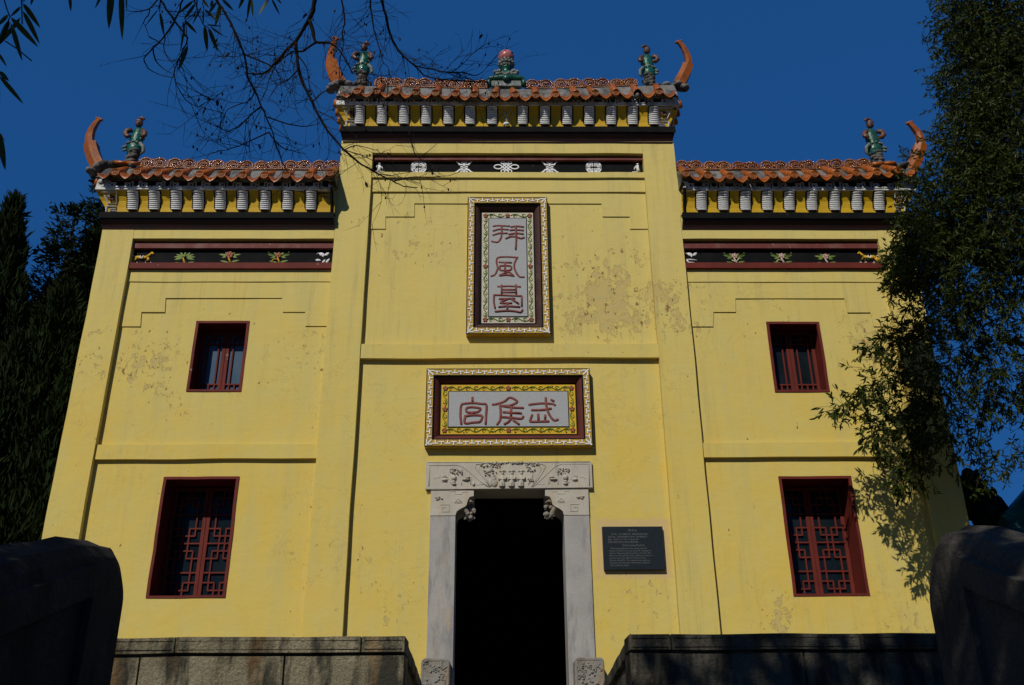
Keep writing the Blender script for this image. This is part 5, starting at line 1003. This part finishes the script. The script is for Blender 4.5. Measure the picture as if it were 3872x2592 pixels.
# ---- big broadleaf tree at the right
TR = empty('broadleaf_tree', (9.6, 11.2, 1.85), label='large dark broadleaf tree hanging over the right wing of the gate', cat='tree')
mb = MB(); limb(mb, [(9.6, 11.2, 1.7), (9.5, 11.2, 4), (9.3, 11.1, 6.5), (9.2, 11, 9), (9.0, 10.9, 12), (9.0, 10.8, 15)], .38, .14, 12)
o = mb.build('trunk', M_BARK2, TR); o.location = (-9.6, -11.2, -1.85); tk = o
for l, r in (([(9.3, 11.1, 6.2), (8.4, 11.2, 7.2), (7.4, 11.5, 7.9), (6.7, 11.7, 8.2)], .13), ([(9.2, 11, 8.4), (8.3, 11.1, 9.2), (7.4, 11.3, 9.6), (6.9, 11.4, 9.9)], .12), ([(9.1, 10.9, 10.5), (8.3, 10.9, 11.6), (7.7, 11, 12.3)], .11), ([(9.3, 11.1, 5.6), (8.6, 11.4, 6.4), (7.6, 11.8, 6.9), (6.9, 11.9, 7.1)], .09), ([(9.0, 10.9, 12), (8.4, 11, 13.5), (8.0, 11.2, 14.8)], .10)):
    mb = MB(); limb(mb, l, r, r * .3); mb.build('limb', M_BARK2, tk)
crown(TR, [((b[0][0] + (.26 if b[0][2] > 9.3 else .10 if b[0][2] > 8.2 else 0), b[0][1], b[0][2]), b[1]) for b in CROWN if b[0][2] > 7.6 or b[0][0] > 7.1], 980, .078, .024, M_LEAF)
crown(TR, [b for b in CROWN if not (b[0][2] > 7.6 or b[0][0] > 7.1)], 210, .095, .025, M_LEAF)
# thin reaching branches with single leaves, hanging twigs
paths = []; LP = []; LD = []
for p in REACH:
    p = np.array(p); k = 14; t = np.linspace(0, len(p) - 1, k); q = np.stack([np.interp(t, np.arange(len(p)), p[:, j]) for j in range(3)], 1) + rng.normal(size=(k, 3)) * .015; paths.append(q)
    for i in range(4, k):
        for _ in range(7):
            d = unit(rng.normal(size=3) + np.array([-.5, 0, -.45])); e = q[i] + d * rng.uniform(.08, .34); paths.append([q[i], (q[i] + e) / 2 + rng.normal(size=3) * .01, e])
            for m in range(6): LP.append(q[i] + (e - q[i]) * rng.uniform(.4, 1)); LD.append(d + rng.normal(size=3) * .5 + np.array([0, 0, -.5]))
for p in HANG:
    for c in range(5):
        q = np.array(p) + rng.normal(size=(1, 3)) * .05 + rng.normal(size=(len(p), 3)) * .02; paths.append(q)
        for i in range(1, len(q)):
            for _ in range(3): LP.append(q[i]); LD.append(rng.normal(size=3) + np.array([0, 0, -1.0]))
# a high spray out of the frame above; its shade falls on the right end of the wall
for _ in range(1700):
    h = rng.uniform(0, 1); x = 3.42 + abs(rng.normal()) * .22 - .1 + .12 * h; c = np.array([x, 7.3 + rng.normal() * .15, 9.4 + 2.3 * h])
    for m in range(5): LP.append(c + rng.normal(size=3) * .07); LD.append(rng.normal(size=3) * .6 + np.array([-.2, 0, -.8]))
paths.append([(9.1, 10.9, 11.0), (7.0, 9.6, 12.2), (5.0, 8.4, 12.3), (3.7, 7.5, 11.9), (3.4, 7.3, 10.6), (3.2, 7.3, 9.1)])
n = len(LP); V, F = leaves(np.array(LP), np.array(LD), rng.uniform(.08, .125, n), rng.uniform(.024, .034, n)); np_mesh('outer_leaves', V, F, M_LEAF, TR, kind='stuff')
V, F = twig_mesh(paths, [.008 if len(p) > 3 else .003 for p in paths]); np_mesh('outer_twigs', V, F, M_BARK, TR, kind='stuff')

# ---- conifers at the left, beyond the hall
def conifer(x, y, ztop, zb, r, n, label, kind):
    T = empty('conifer_tree', (x, y, 1.8), label=label, cat='tree')
    mb = MB(); mb.tube([(0, 0, 0), (0, 0, (ztop - 1.8) * .5), (0, 0, ztop - 1.85)], [.22, .12, .02], 8); mb.build('trunk', M_BARK, T)
    if kind == 'cypress':
        for s_ in range(7):     # side spires
            a_ = rng.uniform(0, 2 * np.pi); q_ = rng.uniform(.35, .8) * r; k = n // 9; h = rng.uniform(0, 1, k); a = rng.uniform(0, 2 * np.pi, k); zt = zb + (ztop - zb) * rng.uniform(.6, .9); rr = .38 * r * (1 - h) ** .7 * np.sqrt(rng.uniform(.1, 1, k))
            P = np.stack([x + q_ * np.cos(a_) + rr * np.cos(a), y + q_ * np.sin(a_) + rr * np.sin(a), zt - (1 - h) * 2.6], 1); D_ = np.stack([np.cos(a) * .35, np.sin(a) * .35, np.ones(k) * 1.3], 1) + rng.normal(size=(k, 3)) * .35
            V, F = leaves(P, D_, rng.uniform(.10, .26, k), rng.uniform(.03, .06, k)); np_mesh('side_spire', V, F, M_CYP, T, kind='stuff')
        k = n; h = rng.uniform(0, 1, k) ** .8; a = rng.uniform(0, 2 * np.pi, k); lob = 1 + .3 * np.sin(a * 3 + h * 9) + .3 * np.sin(h * 23 + a * 2) + .25 * np.sin(h * 57 + a * 5)
        rr = r * np.clip(1 - h, 0, 1) ** .62 * np.sqrt(rng.uniform(.25, 1, k)) * lob
        P = np.stack([x + rr * np.cos(a), y + rr * np.sin(a), zb + (ztop - zb) * h], 1); D_ = np.stack([np.cos(a) * .35, np.sin(a) * .35, np.ones(k) * 1.3], 1) + rng.normal(size=(k, 3)) * .38
        V, F = leaves(P, D_, rng.uniform(.12, .34, k), rng.uniform(.03, .07, k))
    else:
        Ps, Ds, Ls = [], [], []; z = zb
        while z < ztop:
            f = (ztop - z) / (ztop - zb)
            for q in range(7):
                a = rng.uniform(0, 2 * np.pi); L = r * (.25 + .75 * f) * rng.uniform(.7, 1.1); d = np.array([np.cos(a), np.sin(a), .25])
                m = int(85 * L) + 8
                for i in range(m):
                    t = rng.uniform(.1, 1); p = np.array([x, y, z]) + d * L * t + np.array([0, 0, -.25 * t * t * L]); wv = .22 * (1.1 - t)
                    Ps.append(p + rng.normal(size=3) * np.array([wv, wv, .03])); Ds.append(d * .8 + rng.normal(size=3) * .5); Ls.append(rng.uniform(.07, .16))
            z += rng.uniform(.22, .36)
        V, F = leaves(np.array(Ps), np.array(Ds), np.array(Ls), np.array(Ls) * .3)
    np_mesh('foliage', V, F, M_CYP, T, kind='stuff')
conifer(-8.78, 15.0, 11.3, 1.6, .85, 14000, 'pointed cypress at the left edge, tallest spire', 'cypress')
conifer(-7.85, 16.5, 11.6, 1.6, 1.15, 16000, 'bushy cypress standing between the edge spire and the hall corner', 'cypress')
conifer(-9.9, 16.0, 10.9, 1.6, 1.5, 12000, 'cypress cut off by the left edge of the picture', 'cypress')
conifer(-7.95, 17.2, 13.35, 3.0, 2.0, 0, 'layered cedar with flat feathery boughs behind the hall corner', 'cedar')
conifer(-7.35, 14.6, 9.3, 1.6, 1.0, 14000, 'low dark cypress in front, close to the wall of the hall', 'cypress')
conifer(-8.7, 17.5, 11.3, 1.6, 1.7, 16000, 'dark cypress filling the gap between the two spires', 'cypress')

conifer(-8.15, 16.0, 11.75, 4.0, 1.5, 0, 'ragged cedar with drooping boughs between the left spire and the hall', 'cedar')

# ---- rough dark rockery and green glazed garden roof at the right
T = empty('garden_rockery', (7.4, 14.6, 1.85), label='black jagged rockery behind the right corner of the hall', cat='rockery')
mb = MB(); rr = random.Random(9)
for k in range(90):
    x = rr.uniform(-.55, 1.5); hmax = np.interp(x, [-.55, -.1, .02, .11, .17, .33, .44, .52, .8, 1.5], [3.9, 4.0, 4.26, 4.16, 4.02, 3.9, 3.68, 3.5, 3.4, 3.3]); z = rr.uniform(0, hmax * .97)
    q = rr.uniform(.12, .30) * (.55 if z > hmax * .85 else 1.3); mb.ball((x, rr.uniform(-.3, .5), min(z, hmax - q * .5)), (q * rr.uniform(.6, 1), q, q * rr.uniform(.6, 1.3)), 7, 0, False)
for k in range(34):
    x = -.3 + 1.1 * k / 33; hm = np.interp(x, [-.55, -.1, .02, .11, .17, .33, .44, .52, .8, 1.5], [3.9, 4.0, 4.26, 4.16, 4.02, 3.9, 3.68, 3.5, 3.4, 3.3]); q = rr.uniform(.05, .11); mb.ball((x, rr.uniform(-.15, .1), hm - q), (q * rr.uniform(.6, 1), q, q * 1.2), 7, 0, False); mb.ball((x, 0, hm - .3), (.2, .25, .22), 7, 0, False)
mb.build('rock', simple('black_rock', (.012, .012, .010), .95, .1, 0, (.022, .02, .016), 8), T, kind='stuff')
T = empty('garden_roof', (8.4, 14.0, 1.85), label='green glazed curved roof corner at the right edge above the balustrade', cat='roof')
mb = MB(); rows = []
for i in range(15):
    t = i / 14; x = -.9 + 1.9 * t; z = 3.33 + 1.75 * t; rows.append([(x, -.30, z - 1.3), (x, -.26, z - .4), (x, -.12, z - .05), (x, 0, z), (x, .12, z - .05), (x, .3, z - .5)])
mb.grid(rows, 0, True); mb.build('ridge_slope', M_TEAL, T)
for i in range(6):
    for j in range(5):
        mb = MB(); xx = -.55 + .2 * i + .1 * (j % 2); mb.ball((xx, -.24 - .01 * j, 3.33 + .921 * (xx + .9) - .16 - .15 * j), (.10, .05, .10), 10); mb.build('scale_tile', M_TEAL, T)
mb = MB(); mb.box(-.6, 1.4, -.2, 1.5, 0, 2.75); mb.build('garden_wall', M_PARD, T)
for x, y, z in ((.9, -1.6, 4.0),):
    pass
crown(empty('broadleaf_shrub', (8.6, 13.6, 3), label='leafy dark shrub at the right edge under the big tree', cat='shrub'), [((8.25, 13.2, 6.5), .42), ((8.6, 13.3, 5.9), .5), ((8.0, 13.2, 6.1), .22), ((8.5, 13.4, 7.1), .5)], 300, .12, .04, M_LEAF)
for p in ((8.6, 13.6, 1.9, 6.4),):
    mb = MB(); mb.tube([(0, 0, -1.15), (-.05, 0, 1), (-.2, -.2, 3.2)], [.09, .06, .02], 7); mb.build('stem', M_BARK, bpy.data.objects['broadleaf_shrub'])

# ---- shade trees behind the viewer (they darken the stairs and the right parapet)
def shade_tree(x, y, blobs, label, dens):
    T = empty('shade_tree', (x, y, 0), label=label, cat='tree'); zc = sum(b[0][2] for b in blobs) / len(blobs)
    mb = MB(); mb.tube([(0, 0, -.2), (.1, 0, zc * .5), (0, 0, zc)], [.2, .14, .06], 8); t = mb.build('trunk', M_BARK2, T)
    mb = MB()
    for c, r in blobs: mb.tube([(0, 0, zc * .7), ((c[0] - x) * .5, (c[1] - y) * .5, (zc * .7 + c[2]) / 2), (c[0] - x, c[1] - y, c[2])], [.08, .05, .02], 6)
    mb.build('limbs', M_BARK2, t); crown(T, blobs, dens, .16, .06, M_LEAF)
shade_tree(-3.4, -1.8, [((-3.6, -.4, 5.6), 1.3), ((-2.2, -.6, 6.0), 1.3), ((-.8, -.8, 6.0), 1.3), ((.4, -.9, 6.2), 1.2), ((-4.4, -.9, 6.4), 1.1), ((-2.9, -.9, 7.0), 1.1), ((-1.2, -1.2, 7.2), 1.1), ((-3.2, .5, 4.9), .8), ((-1.2, .1, 5.2), .8)], 'leafy tree behind the viewer shading the stairs', 170)
shade_tree(1.8, -2.8, [((-2.4, -.4, 9.9), 1.15), ((-1.2, -.5, 10.3), 1.25), ((.2, -.5, 10.2), 1.3), ((1.6, -.6, 10.1), 1.3), ((2.7, -.7, 10.0), 1.2), ((-.5, -.6, 9.4), 1.1), ((1, -.8, 9.3), 1.1), ((-1.8, -.5, 9.3), .9), ((2.4, -.9, 9.2), 1.0)], 'tall leafy tree behind the viewer shading the right parapet', 150)

# ---- bamboo sprays hanging into the top left
def blade_mesh(a, b, wd):
    a, b = Vector(a), Vector(b); d = b - a; L = d.length; t = d.normalized(); s = t.cross(Vector((.1, 1, .2))).normalized(); nn = s.cross(t); mb = MB(); rows = []
    for i in range(9):
        u = i / 8; w_ = wd * .5 * (math.sin(math.pi * min(1, u ** .75)) ** .7 if 0 < u < 1 else 0.02); c = d * u + nn * (-.10 * L * math.sin(u * 1.6) * .5) + Vector((0, 0, -.02 * L * u * u))
        rows.append([c + s * w_ + nn * w_ * .25, c, c - s * w_ + nn * w_ * .25])
    mb.grid(rows, 0, True); return mb.mesh('leaf', M_BAM)
for LV, TW, label, cul in ((LEAF_A, TWIG_A, 'near bamboo spray with dark long leaves in the top left corner', [(-2.6, 1.4, 0), (-2.3, 1.5, 2.6), (-1.6, 1.9, 4.2), (-1.3, 2.1, 4.05)]), (LEAF_B, TWIG_B, 'greener bamboo spray hanging right of the near spray', [(-3.4, 1.9, 0), (-3.1, 2.1, 3.2), (-2.1, 2.6, 5.4), (-1.2, 2.75, 5.3), (-.6, 2.8, 5.0)])):
    T = empty('bamboo', cul[0], label=label, cat='bamboo'); o_ = -Vector(cul[0])
    mb = MB(); mb.tube(cul, [.018, .014, .008, .004, .003][:len(cul)], 8); o = mb.build('culm', M_BAM, T); o.location = o_
    mb = MB()
    for p in TW: mb.tube(p, .0018, 5)
    mb.tube([cul[-1], TW[0][0]], .003, 5)
    mb.tube([cul[-2], TW[-1][0]], .003, 5)
    o = mb.build('twigs', M_BARK, T); o.location = o_
    for a, b, wd in LV:
        o = bpy.data.objects.new('leaf', blade_mesh(a, b, wd)); col.objects.link(o); o.parent = T; o.location = o_ + Vector(a)

# ---- bare winter tree with fine hanging twigs
BT = empty('bare_tree', (-5.2, 2.6, 0), label='bare tree with fine dark twigs hanging before the left of the top roof', cat='tree')
def bo(mb_, name, par=BT, mt=M_BARK):
    o = mb_.build(name, mt, par); o.location = (5.2, -2.6, 0) if par is BT else (0, 0, 0); return o
mb = MB(); limb(mb, [(-5.2, 2.6, -.1), (-5.1, 2.6, 3), (-4.8, 2.6, 5.2), (-4.3, 2.7, 6.6)], .16, .07, 10); tk = bo(mb, 'trunk')
for r, p in BRANCH:
    mb = MB(); pp = [Vector(q) for q in p]; sp = []
    for i in range(len(pp) - 1):
        p0, p1, p2, p3 = pp[max(i - 1, 0)], pp[i], pp[i + 1], pp[min(i + 2, len(pp) - 1)]
        for t in (0, .33, .66): sp.append(.5 * (2 * p1 + (p2 - p0) * t + (2 * p0 - 5 * p1 + 4 * p2 - p3) * t * t + (3 * p1 - p0 - 3 * p2 + p3) * t ** 3) + Vector([random.uniform(-1, 1) * .0025 for _ in range(3)]))
    sp.append(pp[-1]); k = len(sp); mb.tube(sp, [r * (1 - .72 * i / (k - 1)) * random.uniform(.9, 1.15) for i in range(k)], 6)
    if sp[0].z > 4.95: mb.tube([(-4.4, 2.7, 6.4), tuple((Vector((-4.4, 2.7, 6.9)) + sp[0]) / 2 + Vector((0, 0, .6))), tuple(sp[0])], [r * 2.2, r * 1.5, r], 6)
    bo(mb, 'branch')
tw = []; tr = []; pods = []
def grow(p, d, L, r, dep):
    n = max(3, int(L / .035)); q = [p]; c = rng.normal(size=3) * .10
    for i in range(n):
        d = unit(d + c * .9 + rng.normal(size=3) * .07 + np.array([0, 0, .035 if dep else -.01])); q.append(q[-1] + d * L / n)
        if dep < 2 and i > 0 and rng.uniform() < (.5 if dep == 0 else .34): grow(q[-1], unit(d + rng.normal(size=3) * np.array([.75, .45, .75])), L * rng.uniform(.25, .6), r * .75, dep + 1)
    tw.append(q); tr.append(r)
    if rng.uniform() < .13: pods.append(q[rng.randint(1, len(q))])
for r, p in BRANCH:
    p = np.array(p, float); L = np.linalg.norm(np.diff(p, axis=0), axis=1); cum = np.concatenate([[0], np.cumsum(L)]); wide = p[:, 0].mean() < -1.35; m = int(cum[-1] / (.10 if wide else .024 if r > .004 else .05))
    for i in range(m):
        s = rng.uniform(.12, 1) * cum[-1]; q = np.array([np.interp(s, cum, p[:, j]) for j in range(3)]); t = unit(np.array([np.interp(min(s + .05, cum[-1]), cum, p[:, j]) for j in range(3)]) - q + 1e-5)
        grow(q, unit(t * .8 + rng.normal(size=3) * np.array([.8, .4, .8])), rng.uniform(.06, .16 if wide else .28), .0014 + .0006 * rng.uniform(), 0)
V, F = twig_mesh(tw, tr); np_mesh('fine_twigs', V, F, M_BARK, BT, kind='stuff')
mb = MB()
for q in pods: mb.ball((q[0], q[1], q[2] - .008), (.0045, .0045, .009), 5)
for q in pods[::25]: mb.leaf((q[0], q[2]), (q[0] + random.uniform(-.02, .02), q[2] - .035), .014, q[1], .006)
bo(mb, 'seed_pods')['kind'] = 'stuff'
